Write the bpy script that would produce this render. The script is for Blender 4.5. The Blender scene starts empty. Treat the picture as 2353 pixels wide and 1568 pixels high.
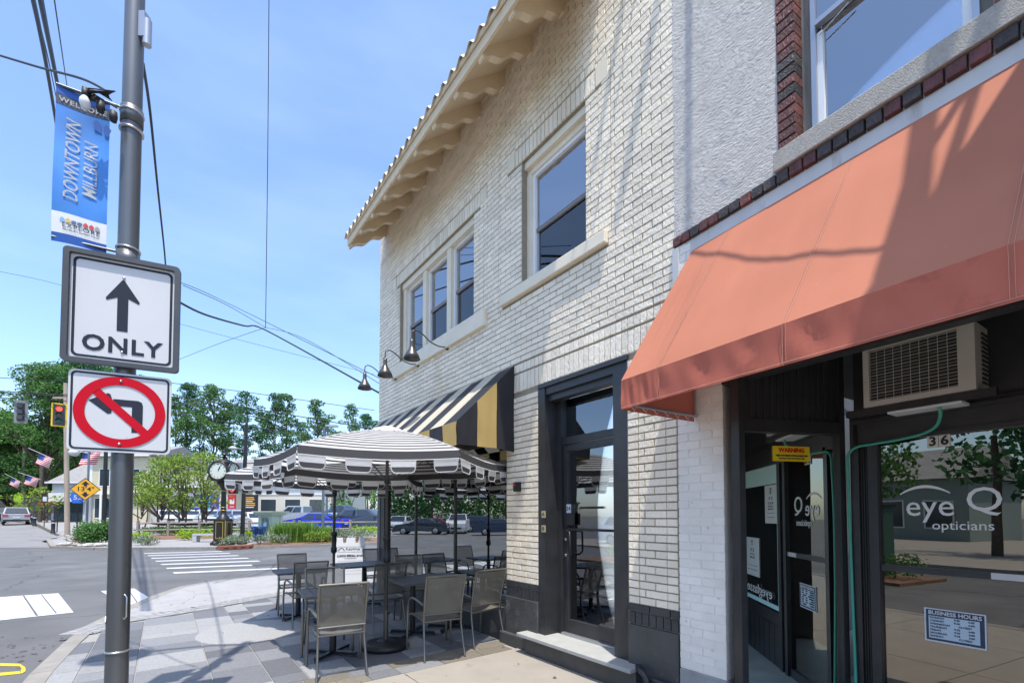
import bpy, bmesh, math, random
import numpy as np
from mathutils import Vector, Matrix
R = math.radians
rnd = random.Random(7)
sc = bpy.context.scene
col = sc.collection

# ------------------------------------------------------------------ camera, light, exposure
HCAM = 1.6; FPX = 1045.0; TILT = R(1.84)
cam = bpy.data.cameras.new('camera'); camo = bpy.data.objects.new('camera', cam); col.objects.link(camo)
cam.sensor_width = 36; cam.lens = FPX / 2352 * 36; cam.shift_y = 0.156; cam.clip_end = 2000; cam.clip_start = 0.05
camo.location = (0, 0, HCAM); camo.rotation_euler = (math.pi / 2 + TILT, 0, 0)
sc.camera = camo
SUNL = Vector((-0.052, 0.308, -1)).normalized()
sun = bpy.data.lights.new('sun', 'SUN'); suno = bpy.data.objects.new('sun', sun); col.objects.link(suno)
sun.energy = 2.35; sun.angle = R(0.53); sun.color = (1.0, 0.955, 0.88)
suno.rotation_euler = SUNL.to_track_quat('-Z', 'Y').to_euler()
w = bpy.data.worlds.new('World'); sc.world = w; w.use_nodes = True
nt = w.node_tree; nt.nodes.clear()
out = nt.nodes.new('ShaderNodeOutputWorld'); bg = nt.nodes.new('ShaderNodeBackground')
sky = nt.nodes.new('ShaderNodeTexSky'); sky.sky_type = 'NISHITA'; sky.sun_disc = False
sky.sun_elevation = math.asin(-SUNL.z); sky.sun_rotation = math.atan2(-SUNL.x, -SUNL.y)
sky.air_density = 1.0; sky.dust_density = 1.3; sky.ozone_density = 2.5
tc = nt.nodes.new('ShaderNodeTexCoord'); mp = nt.nodes.new('ShaderNodeMapping'); mp.inputs['Scale'].default_value = (1.2, 1.0, 5.0)
nz = nt.nodes.new('ShaderNodeTexNoise'); nz.inputs['Scale'].default_value = 1.6; nz.inputs['Detail'].default_value = 5
cr = nt.nodes.new('ShaderNodeValToRGB'); cr.color_ramp.elements[0].position = 0.48; cr.color_ramp.elements[1].position = 0.80
cr.color_ramp.elements[0].color = (0, 0, 0, 1); cr.color_ramp.elements[1].color = (0.06, 0.06, 0.06, 1)
mx = nt.nodes.new('ShaderNodeMixRGB'); mx.inputs[2].default_value = (7.5, 8.2, 9.2, 1)
nt.links.new(tc.outputs['Generated'], mp.inputs[0]); nt.links.new(mp.outputs[0], nz.inputs['Vector'])
nt.links.new(nz.outputs[0], cr.inputs[0]); nt.links.new(cr.outputs[0], mx.inputs[0])
tnt = nt.nodes.new('ShaderNodeMixRGB'); tnt.blend_type = 'MULTIPLY'; tnt.inputs[0].default_value = 1; tnt.inputs[2].default_value = (0.82, 0.87, 0.94, 1)
nt.links.new(sky.outputs[0], tnt.inputs[1]); nt.links.new(tnt.outputs[0], mx.inputs[1]); nt.links.new(mx.outputs[0], bg.inputs[0])
bg.inputs[1].default_value = 0.15
nt.links.new(bg.outputs[0], out.inputs[0])
sc.view_settings.view_transform = 'Standard'; sc.view_settings.look = 'None'
sc.view_settings.exposure = 1.34; sc.view_settings.gamma = 1
sc.view_settings.use_curve_mapping = False
sc.cycles.max_bounces = 8; sc.cycles.transparent_max_bounces = 24

# ------------------------------------------------------------------ surveying helpers (photo pixel -> real position)
def ray(px, py):
    x = (px - 1176) / FPX; z = -(py - 1151) / FPX
    return Vector((x, math.cos(TILT) - z * math.sin(TILT), math.sin(TILT) + z * math.cos(TILT)))
CP = Vector((0, 0, HCAM))
def G(px, py, z=0.0):
    r = ray(px, py); return CP + r * ((z - HCAM) / r.z)
def at(px, py, Y):
    r = ray(px, py); return CP + r * (Y / r.y)
def terr(y):
    if y < 25: return 0.0
    if y < 45: return 0.04 * (y - 25)
    return 0.8 + 0.012 * (y - 45)
def gx(px, Y):                       # point on the terrain at depth Y under pixel column px
    p = at(px, 1185, Y); return Vector((p.x, Y, terr(Y)))

# ------------------------------------------------------------------ materials
MAT = {}
def mat(name, c, rough=0.6, metal=0.0, var=0.0, scale=8.0, bump=0.0, bscale=None, spec=0.5, emit=0, perobj=0.0, island=0.0, dirt=None, stretch=None, detail=4, bdist=0.01):
    if name in MAT: return MAT[name]
    m = bpy.data.materials.new(name); m.use_nodes = True; t = m.node_tree; b = t.nodes['Principled BSDF']
    b.inputs['Base Color'].default_value = (*c, 1); b.inputs['Roughness'].default_value = rough
    b.inputs['Metallic'].default_value = metal; b.inputs['Specular IOR Level'].default_value = spec
    L = t.links.new; last = None
    co = t.nodes.new('ShaderNodeTexCoord'); vec = co.outputs['Object']
    geo = t.nodes.new('ShaderNodeNewGeometry'); vec = geo.outputs['Position']
    if stretch:
        mpn = t.nodes.new('ShaderNodeMapping'); mpn.inputs['Scale'].default_value = stretch
        L(vec, mpn.inputs[0]); vec = mpn.outputs[0]
    def mul(src, lo, hi, prev):
        mr = t.nodes.new('ShaderNodeMapRange'); mr.inputs['From Min'].default_value = 0.25 if prev != 'r' else 0; mr.inputs['From Max'].default_value = 0.75
        mr.inputs['To Min'].default_value = lo; mr.inputs['To Max'].default_value = hi; L(src, mr.inputs[0]); return mr.outputs[0]
    facs = []
    if var:
        n = t.nodes.new('ShaderNodeTexNoise'); n.inputs['Scale'].default_value = scale; n.inputs['Detail'].default_value = detail; L(vec, n.inputs['Vector'])
        facs.append(mul(n.outputs[0], 1 - var, 1 + var, None))
    if perobj:
        oi = t.nodes.new('ShaderNodeObjectInfo'); facs.append(mul(oi.outputs['Random'], 1 - perobj, 1 + perobj, None))
    if island:
        facs.append(mul(geo.outputs['Random Per Island'], 1 - island, 1 + island, None))
    if facs:
        f = facs[0]
        for g in facs[1:]:
            mm = t.nodes.new('ShaderNodeMath'); mm.operation = 'MULTIPLY'; L(f, mm.inputs[0]); L(g, mm.inputs[1]); f = mm.outputs[0]
        vm = t.nodes.new('ShaderNodeVectorMath'); vm.operation = 'SCALE'; vm.inputs[0].default_value = c; L(f, vm.inputs['Scale']); last = vm.outputs[0]
    if dirt:                          # (colour, scale, threshold) irregular stains
        n = t.nodes.new('ShaderNodeTexNoise'); n.inputs['Scale'].default_value = dirt[1]; n.inputs['Detail'].default_value = 6; L(vec, n.inputs['Vector'])
        mr = t.nodes.new('ShaderNodeMapRange'); mr.inputs['From Min'].default_value = dirt[2]; mr.inputs['From Max'].default_value = dirt[2] + 0.12; L(n.outputs[0], mr.inputs[0])
        mrgb = t.nodes.new('ShaderNodeMixRGB'); mrgb.inputs[2].default_value = (*dirt[0], 1); mrgb.inputs[1].default_value = (*c, 1)
        if last: L(last, mrgb.inputs[1])
        L(mr.outputs[0], mrgb.inputs[0]); last = mrgb.outputs[0]
    if last: L(last, b.inputs['Base Color'])
    if bump:
        n = t.nodes.new('ShaderNodeTexNoise'); n.inputs['Scale'].default_value = bscale or scale * 4; n.inputs['Detail'].default_value = 5; L(vec, n.inputs['Vector'])
        bp = t.nodes.new('ShaderNodeBump'); bp.inputs['Strength'].default_value = bump; bp.inputs['Distance'].default_value = bdist
        L(n.outputs[0], bp.inputs['Height']); L(bp.outputs[0], b.inputs['Normal'])
    if emit: b.inputs['Emission Color'].default_value = (*c, 1); b.inputs['Emission Strength'].default_value = emit
    MAT[name] = m; return m
def glassmat(name, tint, refl, rcol=(1, 1, 1), rough=0.0, warp=0.0):
    m = bpy.data.materials.new(name); m.use_nodes = True; t = m.node_tree; t.nodes.clear()
    o = t.nodes.new('ShaderNodeOutputMaterial'); tr = t.nodes.new('ShaderNodeBsdfTransparent'); tr.inputs[0].default_value = (*tint, 1)
    g = t.nodes.new('ShaderNodeBsdfGlossy'); g.inputs['Roughness'].default_value = rough; g.inputs[0].default_value = (*rcol, 1)
    mx = t.nodes.new('ShaderNodeMixShader'); fr = t.nodes.new('ShaderNodeFresnel'); fr.inputs[0].default_value = 1.5
    ad = t.nodes.new('ShaderNodeMath'); ad.operation = 'ADD'; ad.inputs[1].default_value = refl; ad.use_clamp = True
    t.links.new(fr.outputs[0], ad.inputs[0]); t.links.new(ad.outputs[0], mx.inputs[0])
    t.links.new(tr.outputs[0], mx.inputs[1]); t.links.new(g.outputs[0], mx.inputs[2]); t.links.new(mx.outputs[0], o.inputs[0])
    if warp:
        n = t.nodes.new('ShaderNodeTexNoise'); n.inputs['Scale'].default_value = 1.3; n.inputs['Detail'].default_value = 1
        ge = t.nodes.new('ShaderNodeNewGeometry'); t.links.new(ge.outputs['Position'], n.inputs['Vector'])
        bp = t.nodes.new('ShaderNodeBump'); bp.inputs['Strength'].default_value = warp; bp.inputs['Distance'].default_value = 0.05
        t.links.new(n.outputs[0], bp.inputs['Height']); t.links.new(bp.outputs[0], g.inputs['Normal'])
    MAT[name] = m; return m
def leafmat(name, c, var=0.35):
    m = mat(name, c, rough=0.75, island=var, var=0.25, scale=0.6, spec=0.2)
    t = m.node_tree; b = t.nodes['Principled BSDF']; o = [n for n in t.nodes if n.type == 'OUTPUT_MATERIAL'][0]
    tl = t.nodes.new('ShaderNodeBsdfTranslucent'); mx = t.nodes.new('ShaderNodeMixShader'); mx.inputs[0].default_value = 0.35
    src = b.inputs['Base Color'].links[0].from_socket; t.links.new(src, tl.inputs[0])
    t.links.new(b.outputs[0], mx.inputs[1]); t.links.new(tl.outputs[0], mx.inputs[2]); t.links.new(mx.outputs[0], o.inputs[0]); return m
def clothmat(name, c, trans=0.25, rough=0.8, weave=0.05, var=.06, vscale=3, dirt=None):
    m = mat(name, c, rough=rough, var=var, scale=vscale, bump=weave, bscale=160, spec=0.25, dirt=dirt)
    t = m.node_tree; b = t.nodes['Principled BSDF']; o = [n for n in t.nodes if n.type == 'OUTPUT_MATERIAL'][0]
    tl = t.nodes.new('ShaderNodeBsdfTranslucent'); mx = t.nodes.new('ShaderNodeMixShader'); mx.inputs[0].default_value = trans
    src = b.inputs['Base Color'].links[0].from_socket; t.links.new(src, tl.inputs[0])
    t.links.new(b.outputs[0], mx.inputs[1]); t.links.new(tl.outputs[0], mx.inputs[2]); t.links.new(mx.outputs[0], o.inputs[0]); return m
def meshfabric(name, c, alpha):
    m = mat(name, c, rough=0.6, var=0.05, scale=5, spec=0.3); t = m.node_tree; b = t.nodes['Principled BSDF']
    b.inputs['Alpha'].default_value = alpha; return m

M_brickW = mat('cream_painted_brick', (0.85, 0.755, 0.60), 0.55, var=0.07, scale=1.5, bump=0.9, bscale=70, island=0.07, perobj=0.07, bdist=0.014, stretch=(1, 1, 0.35), dirt=((0.72, 0.61, 0.44), 0.9, 0.58))
M_mortW = mat('joint_shade_mortar', (0.29, 0.25, 0.185), 0.8, var=0.12, scale=12, bump=0.4, bscale=90)  # darkened tone, shadow of the brick joints is put into the mortar colour
M_brickC = mat('white_painted_brick', (0.80, 0.755, 0.68), 0.6, var=0.09, scale=3, bump=0.7, bscale=60, perobj=0.03, dirt=((0.42, 0.37, 0.32), 14, 0.72))
M_mortC = mat('white_painted_joint', (0.75, 0.71, 0.645), 0.7, var=0.08, scale=12, bump=0.5, bscale=60)
M_blackbrick = mat('black_painted_brick', (0.040, 0.041, 0.044), 0.45, var=0.3, scale=6, bump=0.6, bscale=60)
M_blackwall = mat('charcoal_painted_base', (0.060, 0.060, 0.058), 0.5, var=0.3, scale=3, bump=0.5, bscale=25, dirt=((0.12, 0.115, 0.11), 3.5, 0.6))
M_trim = mat('cream_trim', (0.78, 0.69, 0.53), 0.55, var=0.05, scale=4)
M_eave = mat('tan_painted_wood', (0.74, 0.60, 0.41), 0.6, var=0.08, scale=3, bump=0.15, bscale=20)
M_tile = mat('weathered_clay_tile', (0.66, 0.57, 0.44), 0.8, var=0.25, scale=8, bump=0.5, bscale=30, perobj=0.15)
M_white = mat('white_vinyl', (0.78, 0.78, 0.77), 0.4, var=0.03, scale=4)
M_screen = mat('dark_insect_screen', (0.03, 0.035, 0.045), 0.5)
M_shade = mat('blue_grey_window_shade', (0.22, 0.34, 0.62), 0.8, var=0.08, scale=3)
M_shadeE = mat('pale_window_shade', (0.26, 0.32, 0.44), 0.8, var=0.08, scale=4)
M_stucco = mat('rough_white_stucco', (0.65, 0.615, 0.565), 0.85, var=0.16, scale=9, bump=1.0, bscale=38, dirt=((0.45, 0.45, 0.45), 7, 0.60), stretch=(1, 1, 2.2), detail=6, bdist=0.035)
M_redbrick = mat('oxblood_brick', (0.135, 0.040, 0.031), 0.55, var=0.45, scale=25, bump=1.0, bscale=90, perobj=0.25, stretch=(1, 1, 0.5))
M_darkbrick = mat('near_black_brick', (0.045, 0.035, 0.032), 0.5, var=0.4, scale=25, bump=1.0, bscale=90, perobj=0.3)
M_mortE = mat('pale_mortar', (0.48, 0.45, 0.41), 0.85, var=0.15, scale=20, bump=0.4, bscale=60)
M_sillE = mat('aggregate_concrete', (0.40, 0.37, 0.32), 0.85, var=0.15, scale=40, bump=0.8, bscale=120)
M_oldwood = mat('weathered_grey_wood', (0.20, 0.19, 0.17), 0.85, var=0.35, scale=20, bump=0.7, bscale=40, stretch=(1, 1, 0.15))
M_whitewood = mat('stained_white_board', (0.56, 0.55, 0.53), 0.6, var=0.1, scale=5, dirt=((0.35, 0.30, 0.25), 6, 0.62), stretch=(1, 1, 0.25))
M_alu = mat('grey_aluminium', (0.42, 0.43, 0.45), 0.35, metal=0.7, var=0.05, scale=6)
M_blackfr = mat('black_painted_frame', (0.030, 0.030, 0.031), 0.38, var=0.25, scale=6, bump=0.1, bscale=30)
M_orange = clothmat('salmon_awning_canvas', (0.46, 0.172, 0.103), 0.12, var=.10, vscale=1.3, dirt=((.52, .27, .2), 22, .745), weave=.10)
MAT['salmon_awning_canvas'].node_tree.nodes['Principled BSDF'].inputs['Roughness'].default_value = 0.9
M_valance = clothmat('brick_red_valance_canvas', (0.54, 0.155, 0.10), 0.2, var=.10, vscale=2.2, dirt=((.36, .1, .07), 5, .62), weave=.10)
M_stitch = mat('pale_stitching', (0.50, 0.26, 0.19), 0.8)
M_awB = mat('black_awning_vinyl', (0.024, 0.024, 0.027), 0.6, spec=0.3, var=0.1, scale=4, bump=0.25, bscale=9)
M_awW = clothmat('cream_awning_canvas', (0.58, 0.52, 0.41), 0.2)
M_awG = clothmat('gold_awning_canvas', (0.62, 0.43, 0.16), 0.3)
M_bronze = mat('dark_bronze_metal', (0.10, 0.095, 0.09), 0.35, metal=0.6, var=0.1, scale=8)
M_black = mat('black_metal', (0.022, 0.022, 0.024), 0.4, metal=0.3)
M_chair = mat('pewter_chair_frame', (0.21, 0.20, 0.18), 0.30, metal=0.8, var=0.1, scale=10)
M_sling = meshfabric('taupe_sling_mesh', (0.18, 0.165, 0.135), 0.70)
M_table = mat('charcoal_slat', (0.075, 0.075, 0.075), 0.55, var=0.15, scale=6, spec=0.6)
M_umW = clothmat('white_canopy_cloth', (0.84, 0.83, 0.81), 0.55)
M_umB = clothmat('black_canopy_cloth', (0.07, 0.068, 0.07), 0.2)
M_pole = mat('brushed_grey_pole', (0.13, 0.135, 0.14), 0.38, metal=0.55, var=0.22, scale=2.5, stretch=(1, 1, 0.3), dirt=((0.20, 0.19, 0.18), 5, 0.68))
M_steel = mat('stainless_band', (0.50, 0.50, 0.50), 0.3, metal=0.9)
M_signW = mat('white_reflective_sheet', (0.58, 0.58, 0.58), 0.6, var=0.03, spec=0.3, scale=3)
M_signK = mat('sign_black', (0.025, 0.030, 0.045), 0.7, spec=0.2)
M_signR = mat('sign_red', (0.52, 0.004, 0.018), 0.7, spec=0.15)
M_signY = mat('sign_yellow', (0.85, 0.42, 0.01), 0.5)
M_banner = mat('blue_banner_vinyl', (0.035, 0.20, 0.56), 0.45, var=0.22, scale=3.5, detail=2)
M_bannerD = mat('deep_blue_banner_ink', (0.010, 0.085, 0.36), 0.45)
M_bannerK = mat('charcoal_banner_ink', (0.045, 0.05, 0.075), 0.5)
M_bannerW = mat('white_banner_ink', (0.72, 0.72, 0.72), 0.55)
M_asph = mat('asphalt', (0.112, 0.110, 0.108), 0.85, var=0.22, scale=0.8, bump=0.5, bscale=120, dirt=((0.15, 0.145, 0.14), 0.45, 0.56), detail=8)
M_asphF = mat('pale_worn_asphalt', (0.20, 0.195, 0.19), 0.9, var=0.12, scale=0.6, bump=0.3, bscale=60)
M_conc = mat('light_concrete', (0.285, 0.255, 0.215), 0.85, var=0.10, scale=2.5, bump=0.3, bscale=150, dirt=((0.23, 0.20, 0.165), 5, 0.62), detail=8)
M_concW = mat('pale_concrete_band', (0.31, 0.30, 0.285), 0.85, var=0.1, scale=2.5, bump=0.3, bscale=100)
M_kerb = mat('kerb_concrete', (0.25, 0.23, 0.20), 0.9, var=0.15, scale=5, bump=0.5, bscale=60)
M_joint = mat('sandy_paver_joint', (0.27, 0.26, 0.235), 0.95, var=0.2, scale=30)
PAV = [mat('granite_paver_%s' % n, c, 0.75, var=0.16, scale=45, bump=0.25, bscale=150, perobj=0.08, dirt=((c[0]*0.8, c[1]*0.78, c[2]*0.74), 6, 0.66)) for n, c in
       (('pale', (0.25, 0.248, 0.240)), ('mid', (0.185, 0.185, 0.188)), ('dark', (0.115, 0.116, 0.122)), ('brown', (0.16, 0.14, 0.108)), ('slate', (0.145, 0.147, 0.153)))]
M_granite = mat('speckled_granite_disc', (0.29, 0.285, 0.275), 0.8, var=0.25, scale=60, bump=0.2, bscale=150)
M_paint = mat('white_road_paint', (0.50, 0.50, 0.50), 0.75, var=0.05, scale=6, dirt=((0.28, 0.27, 0.26), 7, 0.66))
M_yellow = mat('yellow_road_paint', (0.60, 0.42, 0.02), 0.7, dirt=((0.2, 0.19, 0.18), 14, 0.60))
M_rust = mat('rusty_casting', (0.26, 0.085, 0.05), 0.85, var=0.3, scale=8, bump=0.4)
M_slab = mat('bluestone_slab', (0.34, 0.34, 0.32), 0.75, var=0.08, scale=8, bump=0.15, bscale=60)
G_store = glassmat('storefront_glass', (0.50, 0.55, 0.53), 0.34, (0.95, 0.98, 0.97), warp=0.02)
G_dark = glassmat('dark_reflective_glass', (0.14, 0.14, 0.13), 0.20, (0.84, 0.80, 0.72), warp=0.03)
G_side = glassmat('clear_display_glass', (0.70, 0.76, 0.74), 0.22, (0.9, 0.92, 0.9), warp=0.02)
G_door = glassmat('door_glass', (0.98, 0.99, 1.0), 0.14, (0.95, 0.97, 1.0), warp=0.02)
G_win = glassmat('window_glass', (0.80, 0.84, 0.88), 0.30)
G_scr = glassmat('screened_glass', (0.30, 0.32, 0.36), 0.05)
G_car = glassmat('car_glass', (0.10, 0.12, 0.14), 0.22)
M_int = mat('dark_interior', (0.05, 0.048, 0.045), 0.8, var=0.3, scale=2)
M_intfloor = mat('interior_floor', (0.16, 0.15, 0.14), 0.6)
M_teal = mat('teal_interior_paint', (0.50, 0.74, 0.70), 0.7, var=0.05, scale=2)
M_paleblue = mat('pale_stairwell_paint', (0.84, 0.91, 0.92), 0.7)
M_hose = mat('green_drain_hose', (0.06, 0.36, 0.25), 0.35)
M_acbody = mat('beige_metal_casing', (0.52, 0.48, 0.41), 0.5, var=0.08, scale=6, dirt=((0.33, 0.29, 0.23), 5, 0.64))
M_acdark = mat('dark_condenser_fins', (0.035, 0.035, 0.034), 0.6)
M_wire = mat('black_cable', (0.015, 0.015, 0.018), 0.6)
M_bark = mat('brown_bark', (0.10, 0.075, 0.055), 0.9, var=0.3, scale=6, bump=0.6, bscale=20)
M_leafD = leafmat('dark_green_foliage', (0.062, 0.165, 0.062))
M_leafM = leafmat('mid_green_foliage', (0.10, 0.21, 0.055))
M_leafY = leafmat('yellow_green_foliage', (0.20, 0.29, 0.045))
M_leafL = leafmat('lime_shrub_foliage', (0.28, 0.42, 0.020))
M_leafS = leafmat('sage_groundcover_foliage', (0.20, 0.25, 0.16))
M_leafG = leafmat('ornamental_grass_blades', (0.16, 0.29, 0.045))
M_flower = mat('red_orange_blossom', (0.55, 0.10, 0.05), 0.7)
M_mulch = mat('brown_mulch', (0.19, 0.10, 0.06), 0.95, var=0.4, scale=14, bump=0.6)
M_wood = mat('grey_split_rail', (0.26, 0.22, 0.18), 0.9, var=0.25, scale=8)
M_polewood = mat('bleached_timber_pole', (0.36, 0.29, 0.22), 0.9, var=0.25, scale=6, stretch=(1, 1, 0.15))
M_flag1 = mat('flag_red', (0.50, 0.03, 0.04), 0.7); M_flag2 = mat('flag_blue', (0.03, 0.05, 0.20), 0.7)
M_red = mat('lit_red_lens', (1.0, 0.03, 0.02), 0.4, emit=2.5)
M_lens = mat('dull_amber_lens', (0.10, 0.06, 0.01), 0.3); M_lensg = mat('dull_green_lens', (0.02, 0.09, 0.06), 0.3)

def wear(m, spots=None, cracks=None):
    t = m.node_tree; b = t.nodes['Principled BSDF']; L = t.links.new; ge = t.nodes.new('ShaderNodeNewGeometry'); src = b.inputs['Base Color'].links[0].from_socket if b.inputs['Base Color'].links else None
    def mul(fac, dark):
        nonlocal src
        mx = t.nodes.new('ShaderNodeMixRGB'); mx.blend_type = 'MULTIPLY'; mx.inputs[2].default_value = (dark, dark, dark * .97, 1); L(fac, mx.inputs[0]); L(src, mx.inputs[1]); src = mx.outputs[0]
    if spots:
        v = t.nodes.new('ShaderNodeTexVoronoi'); v.inputs['Scale'].default_value = spots[0]; L(ge.outputs['Position'], v.inputs['Vector'])
        n = t.nodes.new('ShaderNodeTexNoise'); n.inputs['Scale'].default_value = spots[0] * .7; L(ge.outputs['Position'], n.inputs['Vector'])
        sb = t.nodes.new('ShaderNodeMath'); sb.operation = 'MULTIPLY_ADD'; sb.inputs[1].default_value = .35; sb.inputs[2].default_value = -.12 ; L(n.outputs[0], sb.inputs[0])
        lt = t.nodes.new('ShaderNodeMath'); lt.operation = 'LESS_THAN'; L(v.outputs['Distance'], lt.inputs[0]); L(sb.outputs[0], lt.inputs[1]); mul(lt.outputs[0], spots[1])
    if cracks:
        n = t.nodes.new('ShaderNodeTexNoise'); n.inputs['Scale'].default_value = 1.2; n.inputs['Detail'].default_value = 6; L(ge.outputs['Position'], n.inputs['Vector'])
        ad = t.nodes.new('ShaderNodeMixRGB'); ad.blend_type = 'ADD'; ad.inputs[0].default_value = .6; L(ge.outputs['Position'], ad.inputs[1]); L(n.outputs['Color'], ad.inputs[2])
        v = t.nodes.new('ShaderNodeTexVoronoi'); v.feature = 'DISTANCE_TO_EDGE'; v.inputs['Scale'].default_value = cracks[0]; L(ad.outputs[0], v.inputs['Vector'])
        mr = t.nodes.new('ShaderNodeMapRange'); mr.inputs['From Min'].default_value = 0; mr.inputs['From Max'].default_value = cracks[1]; mr.inputs['To Min'].default_value = 1; mr.inputs['To Max'].default_value = 0; L(v.outputs['Distance'], mr.inputs[0]); mul(mr.outputs[0], cracks[2])
    L(src, b.inputs['Base Color'])
wear(M_asph, spots=(1.3, .80), cracks=(.22, .006, .45)); wear(M_conc, spots=(5.5, .62)); wear(M_concW, spots=(7, .75), cracks=(.5, .006, .6)); wear(M_paint, cracks=(.9, .012, .6)); wear(M_kerb, spots=(9, .7)); wear(M_asphF, cracks=(.2, .008, .7))
for _m in PAV: wear(_m, spots=(6, .78))
wear(M_pole, spots=(14, .8)); wear(M_brickW, spots=(9, .86)); wear(M_brickC, spots=(8, .72)); wear(M_signW, spots=(11, .9)); wear(M_stucco, spots=(16, .8))

# ------------------------------------------------------------------ object helpers
def link(name, me, parent=None, kind=None):
    o = bpy.data.objects.new(name, me); col.objects.link(o)
    if parent is not None: o.parent = parent
    if kind: o['kind'] = kind
    return o
def thing(name, label, cat, loc=(0, 0, 0), rz=0.0, group=None):
    o = bpy.data.objects.new(name, None); col.objects.link(o); o.empty_display_size = 0.1
    o.location = loc; o.rotation_euler = (0, 0, rz); o['label'] = label; o['category'] = cat
    if group: o['group'] = group
    return o
def tag(o, label, cat, group=None, kind=None):
    o['label'] = label; o['category'] = cat
    if group: o['group'] = group
    if kind: o['kind'] = kind
    return o
class MB:
    def __init__(s): s.v = []; s.f = []; s.mi = []; s.sm = []
    def add(s, vs, fs, mi=0, smooth=False):
        b = len(s.v); s.v += [tuple(v) for v in vs]
        for f in fs: s.f.append(tuple(b + i for i in f)); s.mi.append(mi); s.sm.append(smooth)
        return s
    def box(s, a, b, mi=0):
        x0, y0, z0 = [min(p, q) for p, q in zip(a, b)]; x1, y1, z1 = [max(p, q) for p, q in zip(a, b)]
        return s.add([(x0, y0, z0), (x1, y0, z0), (x1, y1, z0), (x0, y1, z0), (x0, y0, z1), (x1, y0, z1), (x1, y1, z1), (x0, y1, z1)],
                     [(0, 3, 2, 1), (4, 5, 6, 7), (0, 1, 5, 4), (1, 2, 6, 5), (2, 3, 7, 6), (3, 0, 4, 7)], mi)
    def obox(s, mtx, size, mi=0):
        hx, hy, hz = [q / 2 for q in size]
        vs = [mtx @ Vector(p) for p in [(-hx, -hy, -hz), (hx, -hy, -hz), (hx, hy, -hz), (-hx, hy, -hz), (-hx, -hy, hz), (hx, -hy, hz), (hx, hy, hz), (-hx, hy, hz)]]
        return s.add(vs, [(0, 3, 2, 1), (4, 5, 6, 7), (0, 1, 5, 4), (1, 2, 6, 5), (2, 3, 7, 6), (3, 0, 4, 7)], mi)
    def quad(s, a, b, c, d, mi=0): return s.add([a, b, c, d], [(0, 1, 2, 3)], mi)
    def tube(s, pts, r, n=8, mi=0, cap=True, sm=True):
        pts = [Vector(p) for p in pts]; rs = r if isinstance(r, (list, tuple)) else [r] * len(pts)
        vs = []; up = None
        for i, p in enumerate(pts):
            t = (pts[min(i + 1, len(pts) - 1)] - pts[max(i - 1, 0)]).normalized()
            if up is None: up = Vector((0, 0, 1)) if abs(t.z) < 0.9 else Vector((1, 0, 0))
            a = t.cross(up).normalized(); b = a.cross(t).normalized(); up = b
            for k in range(n):
                an = 2 * math.pi * k / n; vs.append(p + a * math.cos(an) * rs[i] + b * math.sin(an) * rs[i])
        fs = []
        for i in range(len(pts) - 1):
            for k in range(n): fs.append((i * n + k, i * n + (k + 1) % n, (i + 1) * n + (k + 1) % n, (i + 1) * n + k))
        s.add(vs, fs, mi, sm)
        if cap: s.add(vs[:n], [tuple(range(n))], mi); s.add(vs[-n:], [tuple(range(n))], mi)
        return s
    def lathe(s, prof, c=(0, 0, 0), n=20, mi=0, sm=True, axis='z'):
        vs = []
        for r_, z in prof:
            for k in range(n):
                an = 2 * math.pi * k / n; x, y = r_ * math.cos(an), r_ * math.sin(an)
                vs.append((c[0] + x, c[1] + y, c[2] + z) if axis == 'z' else ((c[0] + x, c[1] + z, c[2] + y) if axis == 'y' else (c[0] + z, c[1] + x, c[2] + y)))
        fs = [(i * n + k, i * n + (k + 1) % n, (i + 1) * n + (k + 1) % n, (i + 1) * n + k) for i in range(len(prof) - 1) for k in range(n)]
        return s.add(vs, fs, mi, sm)
    def prism(s, poly, y0, y1, mi=0, plane='xz'):
        n = len(poly)
        def P(a, b, y): return (a, y, b) if plane == 'xz' else ((y, a, b) if plane == 'yz' else (a, b, y))
        vs = [P(a, b, y0) for a, b in poly] + [P(a, b, y1) for a, b in poly]
        fs = [tuple(range(n)), tuple(range(2 * n - 1, n - 1, -1))] + [(i, (i + 1) % n, n + (i + 1) % n, n + i) for i in range(n)]
        return s.add(vs, fs, mi)
    def mesh(s, name, mats):
        me = bpy.data.meshes.new(name); me.from_pydata([tuple(v) for v in s.v], [], s.f)
        for m in (mats if isinstance(mats, (list, tuple)) else [mats]): me.materials.append(m)
        me.polygons.foreach_set('material_index', s.mi); me.polygons.foreach_set('use_smooth', s.sm); me.update(); return me
    def build(s, name, mats, parent=None, kind=None): return link(name, s.mesh(name, mats), parent, kind)
def bx(name, a, b, m, parent=None, kind=None): return MB().box(a, b).build(name, m, parent, kind)
def bevel(o, wdt=0.01, seg=2):
    md = o.modifiers.new('bevel', 'BEVEL'); md.width = wdt; md.segments = seg; md.limit_method = 'ANGLE'; md.angle_limit = R(40); return o
def copy_tree(o, loc, rz, label, parent=None):
    c = o.copy(); col.objects.link(c); c.location = loc; c.rotation_euler = (0, 0, rz); c['label'] = label
    def rec(src, dst):
        for ch in [q for q in kids.get(src.name, [])]:
            d = ch.copy(); col.objects.link(d); d.parent = dst; rec(ch, d)
    kids = {}
    for q in list(bpy.data.objects):
        if q.parent: kids.setdefault(q.parent.name, []).append(q)
    rec(o, c); return c
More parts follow.
